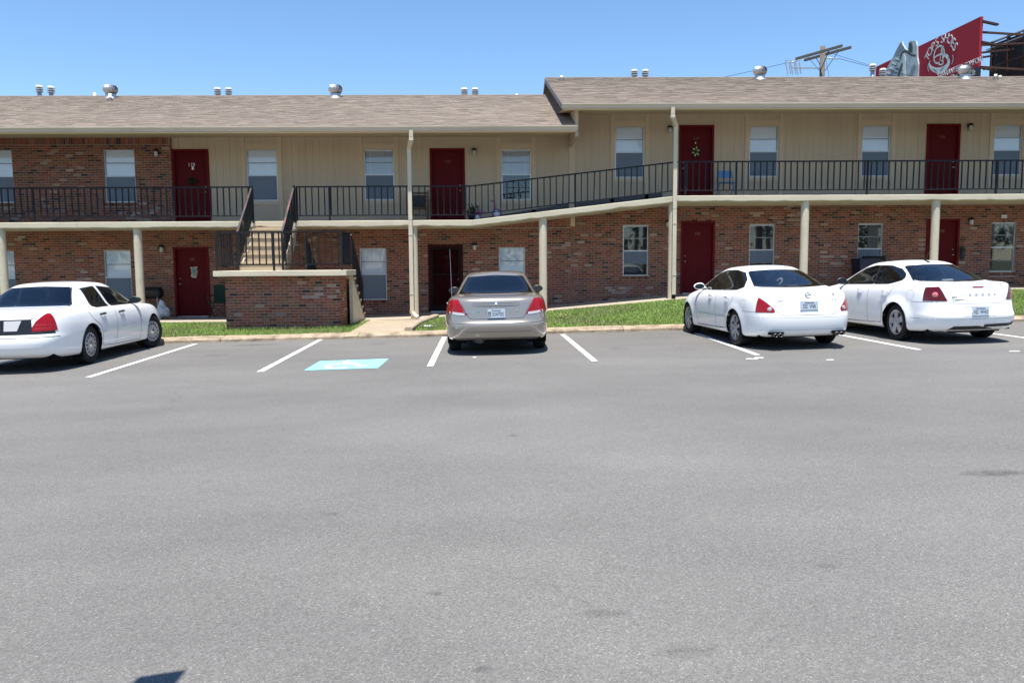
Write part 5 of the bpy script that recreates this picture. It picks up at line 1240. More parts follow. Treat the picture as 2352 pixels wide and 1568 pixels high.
class Car:
    def __init__(s, spec):
        s.sp = spec; s.root = empty('car', (0,0,0), spec['label'], 'car', 'cars parked nose-in at the kerb'); s.paint = spec['paint']
        s.make_body()
    def ring(s, W, yr, yf, zs, fr=1.0):
        wb = s.sp['wb']
        xf = [0, .46, .80, .968, 1, 1.0, 1.0, .995, .985, .93, .76, .42, 0]
        ys = [yr, yr+.012*fr, yr+.085*fr, yr+.40*fr, -.12, wb*.30, wb*.55, wb*.80, wb+.08, yf-.48, yf-.16, yf-.04, yf]
        if ys[4] < ys[3]+.2: ys[4] = ys[3]+.2
        zy, zz = zip(*zs); return [(W*xf[i], ys[i], float(np.interp(ys[i], zy, zz))) for i in range(13)]
    def house(s, W, yb, yc, zs, rc=.24, ex=1.0):
        xf = [0, .45, .80, .955, 1, 1.01, 1.01, 1.0, .985, .95, .80, .45, 0]
        a, c = yb+rc*1.6, yc-.55; ys = [yb, yb+.015, yb+.06*ex, yb+rc, a+(c-a)*.14, a+(c-a)*.36, a+(c-a)*.58, a+(c-a)*.8, c, yc-.34, yc-.12, yc-.03, yc]
        zy, zz = zip(*zs); return [(W*xf[i], ys[i], float(np.interp(ys[i], zy, zz))) for i in range(13)]
    def make_body(s):
        sp = s.sp; rings = []
        for r in sp['rings']: rings.append(s.ring(*r[1:]) if r[0] == 'R' else s.house(*r[1:]))
        last = rings[-1]; zc = sp['roof_center']
        rings.append([(0, p[1], float(np.interp(p[1], *zip(*zc)))) for p in last])
        full = []
        for r in rings: full.append(r + [(-p[0], p[1], p[2]) for p in r[-2:0:-1]])
        S = bspl(np.array(full, float), 6, 6); nr, nc = S.shape[:2]
        # flared arches
        for yc in (0, sp['wb']):
            d = np.hypot(S[:,:,1]-yc, S[:,:,2]-sp['wr']); k = np.clip(1-(d-sp['arch'])/.16, 0, 1)*(d > sp['arch']-.12); k = k*k*(3-2*k)
            S[:,:,0] += np.sign(S[:,:,0])*k*sp.get('flare', .012)*(S[:,:,2] < sp.get('flare_top', .85))*(np.abs(S[:,:,0]) > .5)
        bm = bmesh.new(); V = [[bm.verts.new(S[i,j]) for j in range(nc)] for i in range(nr)]
        for i in range(nr-1):
            for j in range(nc): bm.faces.new((V[i][j], V[i][(j+1) % nc], V[i+1][(j+1) % nc], V[i+1][j]))
        bmesh.ops.remove_doubles(bm, verts=bm.verts[:], dist=.0008); bmesh.ops.recalc_face_normals(bm, faces=bm.faces[:])
        bm.faces.ensure_lookup_table(); mz = max(bm.faces, key=lambda f: f.calc_center_median().z)
        if mz.normal.z < 0: bmesh.ops.reverse_faces(bm, faces=bm.faces[:])
        bm.normal_update(); s.bvh = BVHTree.FromBMesh(bm.copy()); s.bm = bm
    def sel(s, fn): return [f for f in s.bm.faces if fn(f.calc_center_median(), f.normal)]
    def take(s, faces, name, m, parent=None, off=0, th=0):
        fs = set(faces); idx = {}; vs = []; fl = []; no = {}
        for f in fs:
            for v in f.verts:
                if v not in idx: idx[v] = len(vs); vs.append(v.co + v.normal*off)
            fl.append(tuple(idx[v] for v in f.verts))
        b = MB(); b.v = [tuple(v) for v in vs]; b.f = fl; b.t = [(1,1,1)]*len(vs)
        o = b.build(name, m, parent or s.root, smooth=True); bmesh.ops.delete(s.bm, geom=list(fs), context='FACES'); return o
    def side_poly(s, poly, sx, name, m, parent=None, off=0):
        fs = s.sel(lambda c, n: c.x*sx > .3 and n.x*sx > .12)
        fs = cut(s.bm, fs, convex_planes(poly, 'x')); return s.take(fs, name, m, parent, off) if fs else None
    def rear_poly(s, poly, name, m, off=0, ymax=.6, parent=None, nmin=.08):
        fs = s.sel(lambda c, n: c.y < ymax and -n.y > nmin)
        fs = cut(s.bm, fs, convex_planes(poly, 'y')); return s.take(fs, name, m, parent, off) if fs else None
    def front_poly(s, poly, name, m, off=0, ymin=1.2, nmin=.1):
        fs = s.sel(lambda c, n: c.y > ymin and n.y > nmin); fs = cut(s.bm, fs, convex_planes(poly, 'y')); return s.take(fs, name, m, None, off) if fs else None
    def nose(s, zl, zh, wz0, wz1, wt, wb_):
        for sx in (1,-1): s.front_poly([(sx*.42,zl), (sx*.86,zl+.02), (sx*.86,zh), (sx*.48,zh-.02)], 'headlamp', clear_lens_m, .004, s.sp['wb']+.4)
        s.front_poly([(-.36,zl), (.36,zl), (.36,zh-.03), (-.36,zh-.03)], 'grille', black_m, .003, s.sp['wb']+.4)
        s.front_poly([(-wb_,wz0+.02), (0,wz0), (wb_,wz0+.02), (wt,wz1-.02), (0,wz1), (-wt,wz1-.02)], 'windscreen', carglass_m, 0, 1.3, .12)
    def doors(s, sets, hm, hz, handles):
        for sx in (1,-1):
            for pieces, hy in zip(sets, handles):
                fs = []
                for poly in pieces:
                    cand = s.sel(lambda c, n: c.x*sx > .3 and n.x*sx > .12); fs += cut(s.bm, cand, convex_planes(poly, 'x'))
                fs = [f for f in fs if f.is_valid]
                if fs: d = s.take(fs, 'door', s.paint); s.handle(hy, hz, sx, hm, d)
    def bumper(s, z, ymax):
        fs = s.sel(lambda c, n: c.y < ymax+.1); fs = cut(s.bm, fs, [(Vector((0,0,z)), Vector((0,0,1))), (Vector((0,ymax,0)), Vector((0,1,0)))])
        if fs: s.take(fs, 'rear_bumper', s.paint)
    def rhit(s, x, z):
        h = s.bvh.ray_cast(Vector((x, -4, z)), Vector((0,1,0))); return (h[0], h[1]) if h[0] else (Vector((x, s.sp['rear'], z)), Vector((0,-1,0)))
    def shit(s, y, z, sx):
        h = s.bvh.ray_cast(Vector((3*sx, y, z)), Vector((-sx,0,0))); return (h[0], h[1]) if h[0] else (Vector((.9*sx, y, z)), Vector((sx,0,0)))
    def thit(s, x, y):
        h = s.bvh.ray_cast(Vector((x, y, 3)), Vector((0,0,-1))); return (h[0], h[1]) if h[0] else (Vector((x,y,1)), Vector((0,0,1)))
    def ribbon(s, hits, w, m, name, off=.0015, parent=None):
        n = len(hits); l = []; r = []
        for i, (p, nr) in enumerate(hits):
            d = (hits[min(i+1,n-1)][0] - hits[max(i-1,0)][0]).normalized(); k = d.cross(nr).normalized()*w/2; l.append(p+k+nr*off); r.append(p-k+nr*off)
        b = MB(); b.add(l+r, [(i, i+1, n+i+1, n+i) for i in range(n-1)]); return b.build(name, m, parent or s.root)
    def dens(s, pts, st=.05, closed=False):
        out = []; P = pts + ([pts[0]] if closed else [])
        for a, c in zip(P, P[1:]):
            k = max(1, int(math.hypot(c[0]-a[0], c[1]-a[1])/st))
            for i in range(k): out.append((a[0]+(c[0]-a[0])*i/k, a[1]+(c[1]-a[1])*i/k))
        out.append(P[-1]); return out
    def side_line(s, pts, sx, w=.008, m=None, name='panel_gap', closed=False, off=.0015): return s.ribbon([s.shit(y, z, sx) for y, z in s.dens(pts, closed=closed)], w, m or s.gap, name, off)
    def rear_line(s, pts, w=.008, m=None, name='panel_gap', closed=False, off=.0015): return s.ribbon([s.rhit(x, z) for x, z in s.dens(pts, closed=closed)], w, m or s.gap, name, off)
    gap = mat('panel_gap', (.035,.035,.04), .8)
    def wheel(s, x, y, steer=0, style='alloy', hid=False):
        sp = s.sp; R_ = sp['wr']; W_ = sp.get('tw', .215); sx = 1 if x > 0 else -1; rr = R_*sp.get('rimf', .66)
        e = bpy.data.objects.new('wheel', None); col.objects.link(e); e.parent = s.root; e.location = (x - sx*W_/2, y, R_); e.rotation_euler = (0, 0, steer)
        o = W_/2
        prof = [(rr*.96,-o*.8), (rr,-o*.95), (R_*.90,-o), (R_*.985,-o*.80), (R_,-o*.4), (R_,o*.4), (R_*.985,o*.80), (R_*.90,o), (rr,o*.95), (rr*.96,o*.8)]
        MB().lathe(prof, (0,0,0), 'x', 40).build('tyre', tyre_m, e, smooth=True)
        b = MB(); f = sx*o
        b.lathe([(rr*.97, f*.9), (rr*.985, f*.97), (rr*.90, f*.90), (rr*.86, f*.62)], (0,0,0), 'x', 40)
        rim = None
        if style == 'cover':                       # pressed wheel cover with slots
            b.lathe([(rr*.88, f*.86), (rr*.80, f*.98), (rr*.58, f*1.02), (rr*.40, f*.96), (rr*.30, f*.98), (0, f*1.03)], (0,0,0), 'x', 40)
            rim = b.build('rim', sp.get('rim_m', silver_m), e, smooth=True)
            b2 = MB()
            for k in range(sp.get('nslot', 14)):
                a = 2*math.pi*k/sp.get('nslot', 14); c, s_ = math.cos(a), math.sin(a); T = lambda r_, t_: (f*1.03, r_*c - t_*s_, r_*s_ + t_*c)
                b2.prism([T(rr*.62,-.010), T(rr*.80,-.016), T(rr*.80,.016), T(rr*.62,.010)], (-f*.12,0,0))
            tag(b2.build('slots', blackmatte_m, e, fix=True), kind='stuff')
            MB().lathe([(rr*.26, f*1.0), (rr*.22, f*1.05), (0, f*1.06)], (0,0,0), 'x', 20).build('hub_cap', chrome_m, e, smooth=True)
        else:
            ns = sp.get('nspoke', 7)
            for k in range(ns):
                a = 2*math.pi*k/ns + .2; c, s_ = math.cos(a), math.sin(a)
                def T(r_, t_, d_): return (f*d_, r_*c - t_*s_, r_*s_ + t_*c)
                w0, w1 = (.028, .036) if ns > 5 else (.042, .062)
                b.prism([T(rr*.12,-w0,.93), T(rr*.93,-w1,.86), T(rr*.93,w1,.86), T(rr*.12,w0,.93)], (-f*.22,0,0))
            b.lathe([(rr*.24, f*.75), (rr*.22, f*.95), (rr*.1, f*1.0), (0, f*1.0)], (0,0,0), 'x', 24)
            rim = b.build('rim', sp.get('rim_m', silver_m), e, fix=True)
            MB().lathe([(rr*.9, f*.45), (rr*.5, f*.5), (0, f*.5)], (0,0,0), 'x', 30).build('brake', mat('brake_dark', (.03,.03,.032), .7), e)
    def plate(s, z, top, num, y=None, tilt=0, x=0, handi=False, frame=None):
        p, n = s.rhit(x, z); p = Vector((x, min(p.y, s.rhit(x, z+.07)[0].y, s.rhit(x, z-.07)[0].y if y is None else p.y) if y is None else y, z)); n = Vector((0, -1, .10)).normalized(); up = Vector((0,0,1)) - n*n.z; up.normalize()
        bs = basis(p + n*.012, (1,0,0), up); e = bpy.data.objects.new('license_plate', None); col.objects.link(e); e.parent = s.root
        b = MB(); b.box(-.153, .153, -.077, .077, -.006, .002); me_o = b.build('plate_sheet', plate_m, e, bevel=.003); me_o.data.transform(bs)
        if frame: b = MB(); b.box(-.165,.165,-.088,.088,-.014,-.007); o_ = b.build('plate_frame', frame, e); o_.data.transform(bs)
        text(top, .045, text_red if handi is None else text_dark, e, bs @ Matrix.Translation((0,.052,.004)), 'state_name', .001)
        text(num, .095, text_dark, e, bs @ Matrix.Translation((.025 if handi else 0,-.015,.004)), 'plate_number', .001, .74 if handi else .60)
        if handi: b = MB(); b.box(-.147,-.098,-.055,.03,.003,.004); o_ = b.build('disabled_mark', text_dark, e); o_.data.transform(bs); b = MB(); b.box(-.131,-.125,-.02,.015,.0045,.005); b.box(-.131,-.112,-.03,-.022,.0045,.005); b.box(-.139,-.114,-.045,-.039,.0045,.005); o_ = b.build('disabled_symbol', white_m, e); o_.data.transform(bs)
    def rtext(s, t, x, z, size, m, name='lettering', sx=1):
        p, n = s.rhit(x, z); n = Vector((n.x*.3, n.y, n.z)).normalized(); xa = Vector((0,0,1)).cross(n)*-1; xa = Vector((1,0,0)) - n*n.x; up = n.cross(xa); 
        if up.z < 0: up = -up
        text(t, size, m, s.root, basis(p+n*.004, xa, up), name, .002, sx)
    def mirror(s, y, z, sx, m, lens=None):
        p, n = s.shit(y, z, sx); e = bpy.data.objects.new('wing_mirror', None); col.objects.link(e); e.parent = s.root
        bm = bmesh.new(); bmesh.ops.create_icosphere(bm, subdivisions=3, radius=1)
        c = p + Vector((sx*.13, .0, .05))
        for v in bm.verts: q_ = v.co; v.co = c + Vector((q_.x*.115, (q_.y if q_.y > 0 else q_.y*.35)*.085, q_.z*.075*(1 - .15*q_.x*sx)))
        me = bpy.data.meshes.new('housing'); bm.to_mesh(me); bm.free(); me.polygons.foreach_set('use_smooth', [True]*len(me.polygons)); me.materials.append(m); link('housing', me, e)
        b = MB(); b.prism([c+Vector((.098*math.cos(a), -.031, .060*math.sin(a))) for a in [i/16*6.283 for i in range(16)]], (0,.004,0)); b.build('mirror_glass', chrome_m if lens is None else lens, e, fix=True)
        MB().tube([p-Vector((sx*.03,0,-.01)), c-Vector((sx*.03,0,.02))], .022, 8).build('stalk', m, e)
    def handle(s, y, z, sx, m, parent=None, L_=.17):
        a, n = s.shit(y-L_/2, z, sx); c, n2 = s.shit(y+L_/2, z+.006, sx); b = MB(); o1, o2 = a+n*.028, c+n2*.028
        b.tube([a-n*.01, o1, (o1+o2)/2+n*.004, o2, c-n2*.01], s.sp.get('hr', .012), 8); b.build('door_handle', m, parent or s.root, smooth=True)
    def windows(s, polys, sides=(1,-1), m=None, trim=None, trimw=.02):
        for sx in sides:
            for k, poly in enumerate(polys):
                o = s.side_poly(poly, sx, 'side_window', m or carglass_dark)
                if trim: s.side_line(poly, sx, trimw, trim, 'window_trim', True, .002)
    def arches(s):
        sp = s.sp; wells = []
        for yc in (0, sp['wb']):
            for sx in (1,-1):
                A_ = sp['arch']; poly = [(yc + A_*math.cos(a), sp['wr']+.01 + A_*math.sin(a)) for a in [2*math.pi*i/28 for i in range(28)]]
                fs = s.sel(lambda c, n: c.x*sx > .45 and abs(c.y-yc) < A_+.1 and c.z < 1.0)
                fs = cut(s.bm, fs, convex_planes(poly, 'x')); bmesh.ops.delete(s.bm, geom=fs, context='FACES')
                b = MB(); n = 20; xo = sx*(sp['hw']-.012); xi = sx*(sp['hw']-.36)
                for i in range(n+1):
                    a = -.5 + (math.pi+1.0)*i/n; y, z = yc + (A_+.004)*math.cos(a), sp['wr']+.01 + (A_+.004)*math.sin(a); b.v += [(xo,y,z), (xi,y,z)]; b.t += [(1,1,1)]*2
                b.f = [(2*i, 2*i+1, 2*i+3, 2*i+2) for i in range(n)]; b.v.append((xi, yc, sp['wr'])); b.t.append((1,1,1)); b.f += [(2*i+1, 2*i+3, 2*n+2) for i in range(n)]
                b.build('wheel_well', blackmatte_m, s.root)
    def finish(s, origin, fwd_dir):
        sp = s.sp
        # underside and cabin
        MB().box(-sp['hw']+.14, sp['hw']-.14, sp['rear']+.30, sp['wb']+.62, .235, .30).build('underbody', blackmatte_m, s.root)
        me = bpy.data.meshes.new('body'); s.bm.normal_update(); s.bm.to_mesh(me); s.bm.free(); me.polygons.foreach_set('use_smooth', [True]*len(me.polygons)); me.materials.append(s.paint); link('body', me, s.root)
        f = Vector(fwd_dir); nrm = Vector((-SLOPE, 0, 1)).normalized(); f = (f - nrm*f.dot(nrm)).normalized(); r = f.cross(nrm).normalized()
        m = Matrix((r, f, nrm)).transposed().to_4x4(); o = Vector(origin); m.translation = Vector((o.x, o.y, lotz(o.x))); s.root.matrix_world = m
        zk = sp.get('zk', 1)
        if zk != 1:
            for ch in s.root.children:
                if not ch.name.startswith('wheel') or ch.name.startswith('wheel_well'): ch.matrix_basis = Matrix.Diagonal((1,1,zk,1)) @ ch.matrix_basis
    def seats(s, rows, m, hw=.45, z=.98):
        for (y, hz) in rows:
            for sx in (-1, 1):
                b = MB(); b.box(sx*hw*.8-.23, sx*hw*.8+.23, y-.06, y+.10, .55, z-.10); b.build('seat_back', m, s.root, bevel=.04)
                b = MB(); b.box(sx*hw*.8-.12, sx*hw*.8+.12, y-.05, y+.06, z-.06, hz); b.build('headrest', m, s.root, bevel=.035)

def common(c, door_lines, belt):
    pass
arc = lambda cx, cz, r, a0, a1, n=8: [(cx+r*math.cos(rad(a0+(a1-a0)*i/n)), cz+r*math.sin(rad(a0+(a1-a0)*i/n))) for i in range(n+1)]

# ---------------------------------------------------------------- tan sedan (seen from behind)
def car_tan():
    wb, rear, front = 2.756, -1.20, 3.80
    c = Car(dict(label='tan sedan parked nose-in by the accessible bay', paint=cartan_m, wb=wb, rear=rear, wr=.325, arch=.365, hw=.915, flare=.010, rimf=.62,
        rings=[('R', .84, rear+.16, front-.16, [(-1.3,.30), (-.6,.23), (3.2,.20), (4,.22)]),
               ('R', .90, rear+.045, front-.05, [(-1.3,.33), (-.6,.25), (3.2,.22), (4,.24)]),
               ('R', .925, rear+.0, front, [(-1.3,.45), (0,.40), (4,.40)]),
               ('R', .945, rear-.02, front+.01, [(-1.3,.56), (4,.52)]),
               ('R', .94, rear+.045, front-.01, [(-1.3,.60), (4,.62)]),
               ('R', .93, rear+.065, front-.08, [(-1.3,.78), (0,.78), (3,.72), (4,.66)]),
               ('R', .885, rear+.09, front-.22, [(-1.3,.97), (0,.96), (1.5,.93), (3,.84), (4,.72)]),
               ('R', .83, rear+.16, front-.36, [(-1.3,1.02), (-.6,1.02), (.5,.99), (2.4,.95), (3.2,.88), (4,.76)]),
               ('H', .77, rear+.62, 2.75, [(-.7,1.06), (0,1.04), (2.2,.99), (2.9,.97)], .26, 1.6),
               ('H', .72, rear+.78, 2.58, [(-.6,1.10), (0,1.10), (2.2,1.07), (2.7,1.04)], .28, 1.8),
               ('H', .585, rear+1.36, 1.98, [(.1,1.375), (.8,1.40), (1.6,1.395), (2,1.37)], .24, 1.2),
               ('H', .46, rear+1.58, 1.78, [(.3,1.43), (.9,1.445), (1.8,1.42)], .22, 1.0)],
        roof_center=[(.2,1.435), (.9,1.46), (1.8,1.43)]))
    # glass
    c.rear_poly([(-.675,1.07), (-.64,1.05), (-.3,1.03), (.3,1.03), (.64,1.05), (.675,1.07), (.52,1.345), (.485,1.36), (0,1.372), (-.485,1.36), (-.52,1.345)], 'rear_window', carglass_m, ymax=1.3, nmin=.15)
    c.rear_line([(-.675,1.06), (-.3,1.025), (.3,1.025), (.675,1.06), (.515,1.35), (0,1.378), (-.515,1.35)], .018, black_m, 'window_trim', True, .002)
    c.windows([[(.15,1.05), (1.02,1.02), (1.02,1.33), (.55,1.30)], [(1.08,1.02), (2.25,.99), (1.75,1.31), (1.08,1.335)]], trim=black_m)
    # lamps
    for sx in (1,-1):
        c.rear_poly([(sx*.515,.722), (sx*.53,.712), (sx*.88,.745), (sx*.95,.79), (sx*.95,.85), (sx*.86,.93), (sx*.76,.98), (sx*.665,.985)], 'tail_lamp', red_lens_m, off=.004, ymax=-.55)
        c.rear_line([(sx*.55,.728), (sx*.68,.74), (sx*.82,.758)], .042, clear_lens_m, 'reverse_lamp', off=.008)
        c.rear_line([(sx*.495,.70), (sx*.655,1.005)], .007)
    # boot lid gaps, chrome strip, plate, badges
    c.rear_line([(-.50,.70), (-.46,.655), (-.40,.645), (.40,.645), (.46,.655), (.50,.70)], .008)
    c.rear_line([(-.92,.575), (-.5,.568), (0,.566), (.5,.568), (.92,.575)], .010)
    c.rear_line([(-.40,.915), (.40,.915), (.40,.865), (-.40,.865)], .006, None, 'garnish_gap', True)
    p, n = c.rhit(0, .89); MB().lathe([(0,-.012), (.062,-.008), (.062,0)], (0,0,0), 'y', 24).build('badge', chrome_m, c.root, smooth=True).matrix_local = Matrix.Translation(p) @ Matrix.Diagonal((1.15,1,.62,1))
    b = MB(); 
    for sx in (1,-1):
        b.add([(sx*.07, p.y-.02, .902), (sx*.35, p.y-.004, .894), (sx*.35, p.y-.004, .886), (sx*.07, p.y-.02, .878)], [(0,1,2,3)])
    b.build('boot_strip', cartan_m, c.root)
    c.plate(.735, 'Arkansas', '334705', handi=True)
    c.rtext('TAURUS', -.47, .765, .045, chrome_m, sx=1.3); c.rtext('SES', -.31, .775, .04, chrome_m)
    p, n = c.rhit(.36, .78); MB().lathe([(0,-.008), (.014,-.006), (.014,0)], p, 'y', 14).build('boot_lock', chrome_m, c.root, smooth=True)
    c.rear_line([(-.70,.34), (-.68,.405), (-.60,.42), (.60,.42), (.68,.405), (.70,.34)], .007, mat('tan_shadow', (.12,.10,.08), .5), 'bumper_step_shade')  # shade of the bumper step, painted as a dark line
    for sx in (1,-1):
        c.side_line([(.05,.95), (.36,.66), (.42,.30), (1.0,.29), (1.03,.99)], sx, .008); c.side_line([(1.03,.99), (1.0,.29), (2.2,.28), (2.28,.95)], sx, .008)
        c.mirror(2.12, 1.0, sx, black_m, mat('mirror_dark', (.05,.06,.07), .1, metal=.6))
        p = (sx*.30, .60)
    c.doors([[[(.42,.30),(1.0,.29),(1.015,.66),(.36,.66)], [(.05,.95),(.36,.66),(1.015,.66),(1.03,.99)]], [[(1.03,.99),(1.0,.29),(2.2,.28),(2.28,.95)]]], cartan_m, .86, (.35,1.30)); c.nose(.58,.72,1.02,1.37,.50,.66)
    c.arches(); c.bumper(.567,-.62)
    for sx in (1,-1): c.wheel(sx*.895, 0, 0, 'cover'); c.wheel(sx*.895, wb, 0, 'cover')
    c.seats([(.30,1.05), (1.25,1.16)], seatdark_m); MB().box(-.62,.62,-.52,.10,.985,1.0).build('parcel_shelf', gold_m, c.root)
    MB().box(-.14,.14,-.45,-.40,1.001,1.05).build('high_brake_lamp', red_lens_m, c.root); MB().box(-.12,.12,1.95,1.99,1.25,1.31).build('rear_view_mirror', black_m, c.root)
    MB().tube([(-.30,rear+.25,.30), (-.42,rear+.55,.30)], .10, 12).build('muffler', mat('muffler', (.10,.095,.09), .6, metal=.5), c.root); MB().tube([(-.30,rear+.10,.28), (-.30,rear+.3,.30)], .024, 10).build('exhaust_pipe', MATS['muffler'], c.root)
    a, _ = c.thit(-.80, -.42); MB().tube([a, a+Vector((-.012,-.02,.86))], [.004,.0025], 6).build('aerial', steel_m, c.root)
    rl = on_lot(1043, 803.5); rr_ = on_lot(1243.5, 802.5); mid = (rl+rr_)/2
    d = rr_-rl; fw = Vector((-d.y, d.x, 0)).normalized(); fw = Vector((0.004,1,0))
    c.finish((mid.x, mid.y+.16, 0), fw); print('tan track', d.length, mid); return c
car_tan()

# ---------------------------------------------------------------- big old white sedan at left
def car_old():
    wb, rear, front = 2.913, -1.40, 3.98
    c = Car(dict(label='large white sedan with black boot panel and black mirrors at far left', paint=cvwhite_m, wb=wb, rear=rear, wr=.345, arch=.385, hw=.98, flare=.006, rimf=.63, tw=.225, zk=.975, hr=.019, nslot=14, rim_m=mat('hubcap_grey', (.42,.42,.42), .45, metal=.3),
        rings=[('R', .90, rear+.20, front-.16, [(-1.5,.28), (-.6,.21), (3.2,.20), (4,.24)]),
               ('R', .965, rear+.05, front-.05, [(-1.5,.32), (-.9,.28), (-.4,.22), (3.2,.21), (4,.26)]),
               ('R', .99, rear+.0, front, [(-1.5,.46), (0,.42), (4,.42)]),
               ('R', 1.0, rear+.0, front+.0, [(-1.5,.59), (4,.56)]),
               ('R', 1.0, rear+.06, front-.04, [(-1.5,.625), (4,.62)]),
               ('R', .995, rear+.09, front-.08, [(-1.5,.80), (0,.78), (3,.74), (4,.70)]),
               ('R', .95, rear+.12, front-.16, [(-1.5,.965), (0,.96), (1.5,.945), (3,.90), (4,.80)]),
               ('R', .88, rear+.20, front-.30, [(-1.5,1.03), (-.6,1.035), (.5,1.0), (2.4,.985), (3.2,.95), (4,.85)]),
               ('H', .83, rear+1.02, 2.72, [(-.4,1.06), (0,1.04), (2.2,1.0), (2.9,1.0)], .22, 1.0),
               ('H', .79, rear+1.14, 2.58, [(-.3,1.10), (0,1.10), (2.2,1.07), (2.7,1.05)], .22, 1.0),
               ('H', .65, rear+1.66, 1.92, [(.2,1.40), (.9,1.43), (1.6,1.42), (2,1.39)], .2, .9),
               ('H', .52, rear+1.84, 1.74, [(.4,1.465), (1,1.485), (1.8,1.45)], .2, .9)],
        roof_center=[(.3,1.47), (1,1.50), (1.8,1.46)]))
    c.rear_poly([(-.735,1.08), (-.71,1.055), (.71,1.055), (.735,1.08), (.53,1.375), (.50,1.395), (0,1.405), (-.50,1.395), (-.53,1.375)], 'rear_window', carglass_m, ymax=1.2, nmin=.15)
    c.rear_line([(-.735,1.062), (.735,1.062), (.53,1.39), (0,1.412), (-.53,1.39)], .022, black_m, 'window_trim', True, .002)
    c.windows([[(.38,1.03), (.48,1.005), (1.02,1.005), (.90,1.385), (.42,1.355)], [(1.13,1.005), (2.22,.995), (1.72,1.33), (1.02,1.385)]], trim=black_m, trimw=.026)
    for sx in (1,-1): c.side_line([(.56,1.02), (.48,1.36)], sx, .016, black_m, 'window_bar', off=.003)
    for sx in (1,-1): c.rear_poly([(sx*.20,.715), (sx*.40,.715), (sx*.46,.88), (sx*.20,.88)], 'reflector_panel', clear_lens_m, ymax=-.9, off=.006)
    c.rear_poly([(-.62,.66), (.62,.66), (.60,.90), (-.60,.90)], 'boot_panel', mat('boot_panel_black', (.012,.012,.013), .35), off=.004, ymax=-.9)
    for sx in (1,-1):
        fs = c.sel(lambda q, n: q.y < -.7 and q.x*sx > .3 and (-n.y > .05 or n.x*sx > .5))
        fs = cut(c.bm, fs, convex_planes([(sx*.58,.70), (sx*1.1,.70), (sx*1.1,.84), (sx*.96,.95), (sx*.84,.995), (sx*.76,.98), (sx*.66,.86)], 'y'))
        fs = cut(c.bm, fs, [(Vector((0,-1.02,0)), Vector((0,1,0)))])
        if fs: c.take(fs, 'tail_lamp', red_lens_m, None, .006)
        for zz in (.745, .80): c.rear_line([(sx*.64,zz), (sx*.84,zz)], .008, mat('lamp_rib', (.5,.05,.05), .2), 'lamp_rib', off=.009)
    c.rear_line([(-.60,.90), (-.72,1.02)], .012); c.rear_line([(.60,.90), (.72,1.02)], .012); c.rear_line([(-.88,.675), (.88,.675)], .05, black_m, 'bumper_strip', off=.004)
    h = [c.thit(.72, y) for y in np.linspace(rear+.22, -.42, 10)]; c.ribbon(h, .012, c.gap, 'panel_gap'); h = [c.thit(-.72, y) for y in np.linspace(rear+.22, -.42, 10)]; c.ribbon(h, .012, c.gap, 'panel_gap')
    c.rear_line([(-.92,.60), (.92,.60)], .010, None, 'panel_gap', False, .005); c.rear_line([(-.80,.455), (.80,.455)], .035, cvwhite_m, 'bumper_rib', off=.012)
    c.plate(.80, 'Arkansas', '418 POZ')
    dark = mat('handle_black', (.015,.015,.015), .45)
    for sx in (1,-1):
        c.side_line([(-.05,1.03), (.10,.82), (.36,.68), (.42,.52), (.44,.30), (1.02,.27), (1.10,1.0)], sx, .010); c.side_line([(1.10,1.0), (1.02,.27), (2.18,.26), (2.22,.97)], sx, .010)
        c.side_line([(.50,.555), (1.0,.555)], sx, .05, cvwhite_m, 'rub_strip', off=.012); c.side_line([(1.06,.555), (2.12,.555)], sx, .05, cvwhite_m, 'rub_strip', off=.012); c.side_line([(.50,.53), (2.12,.53)], sx, .006); c.side_line([(2.28,.565), (2.42,.565)], sx, .04, cvwhite_m, 'rub_strip', off=.010)
        c.mirror(2.10, 1.02, sx, dark, mat('mirror_dark', (.05,.06,.07), .1))
        c.side_line([(3.55,.72), (3.72,.72), (3.72,.80), (3.58,.82)], sx, .06, mat('side_lamp', (.5,.20,.08), .2), 'corner_lamp', off=.006)
    c.doors([[[(.44,.30),(1.02,.27),(1.06,.66),(.38,.66)], [(-.02,1.0),(.38,.66),(1.06,.66),(1.10,.985)]], [[(1.10,.985),(1.02,.27),(2.18,.26),(2.22,.97)]]], dark, .87, (.50,1.32)); c.nose(.64,.82,1.04,1.40,.56,.74)
    c.arches(); c.bumper(.60,-.62)
    for sx in (1,-1): c.wheel(sx*.955, 0, 0, 'cover'); c.wheel(sx*.955, wb, -.30, 'cover')
    c.seats([(.45,1.08), (1.35,1.17)], mat('seat_blue', (.12,.16,.20), .95), .52); MB().box(-.68,.68,-.30,.22,.99,1.005).build('parcel_shelf', gold_m, c.root); MB().box(-.16,.16,-.26,-.20,1.006,1.07).build('high_brake_lamp', black_m, c.root)
    rr_ = on_lot(209, 835); fr = on_lot(350, 797.5); f = (fr-rr_); f.z = 0; print('old wb', f.length); f.normalize(); right = Vector((f.y, -f.x, 0))
    o = rr_ - right*(.955-.11); o.x -= .085; c.finish(o, f); return c
car_old()

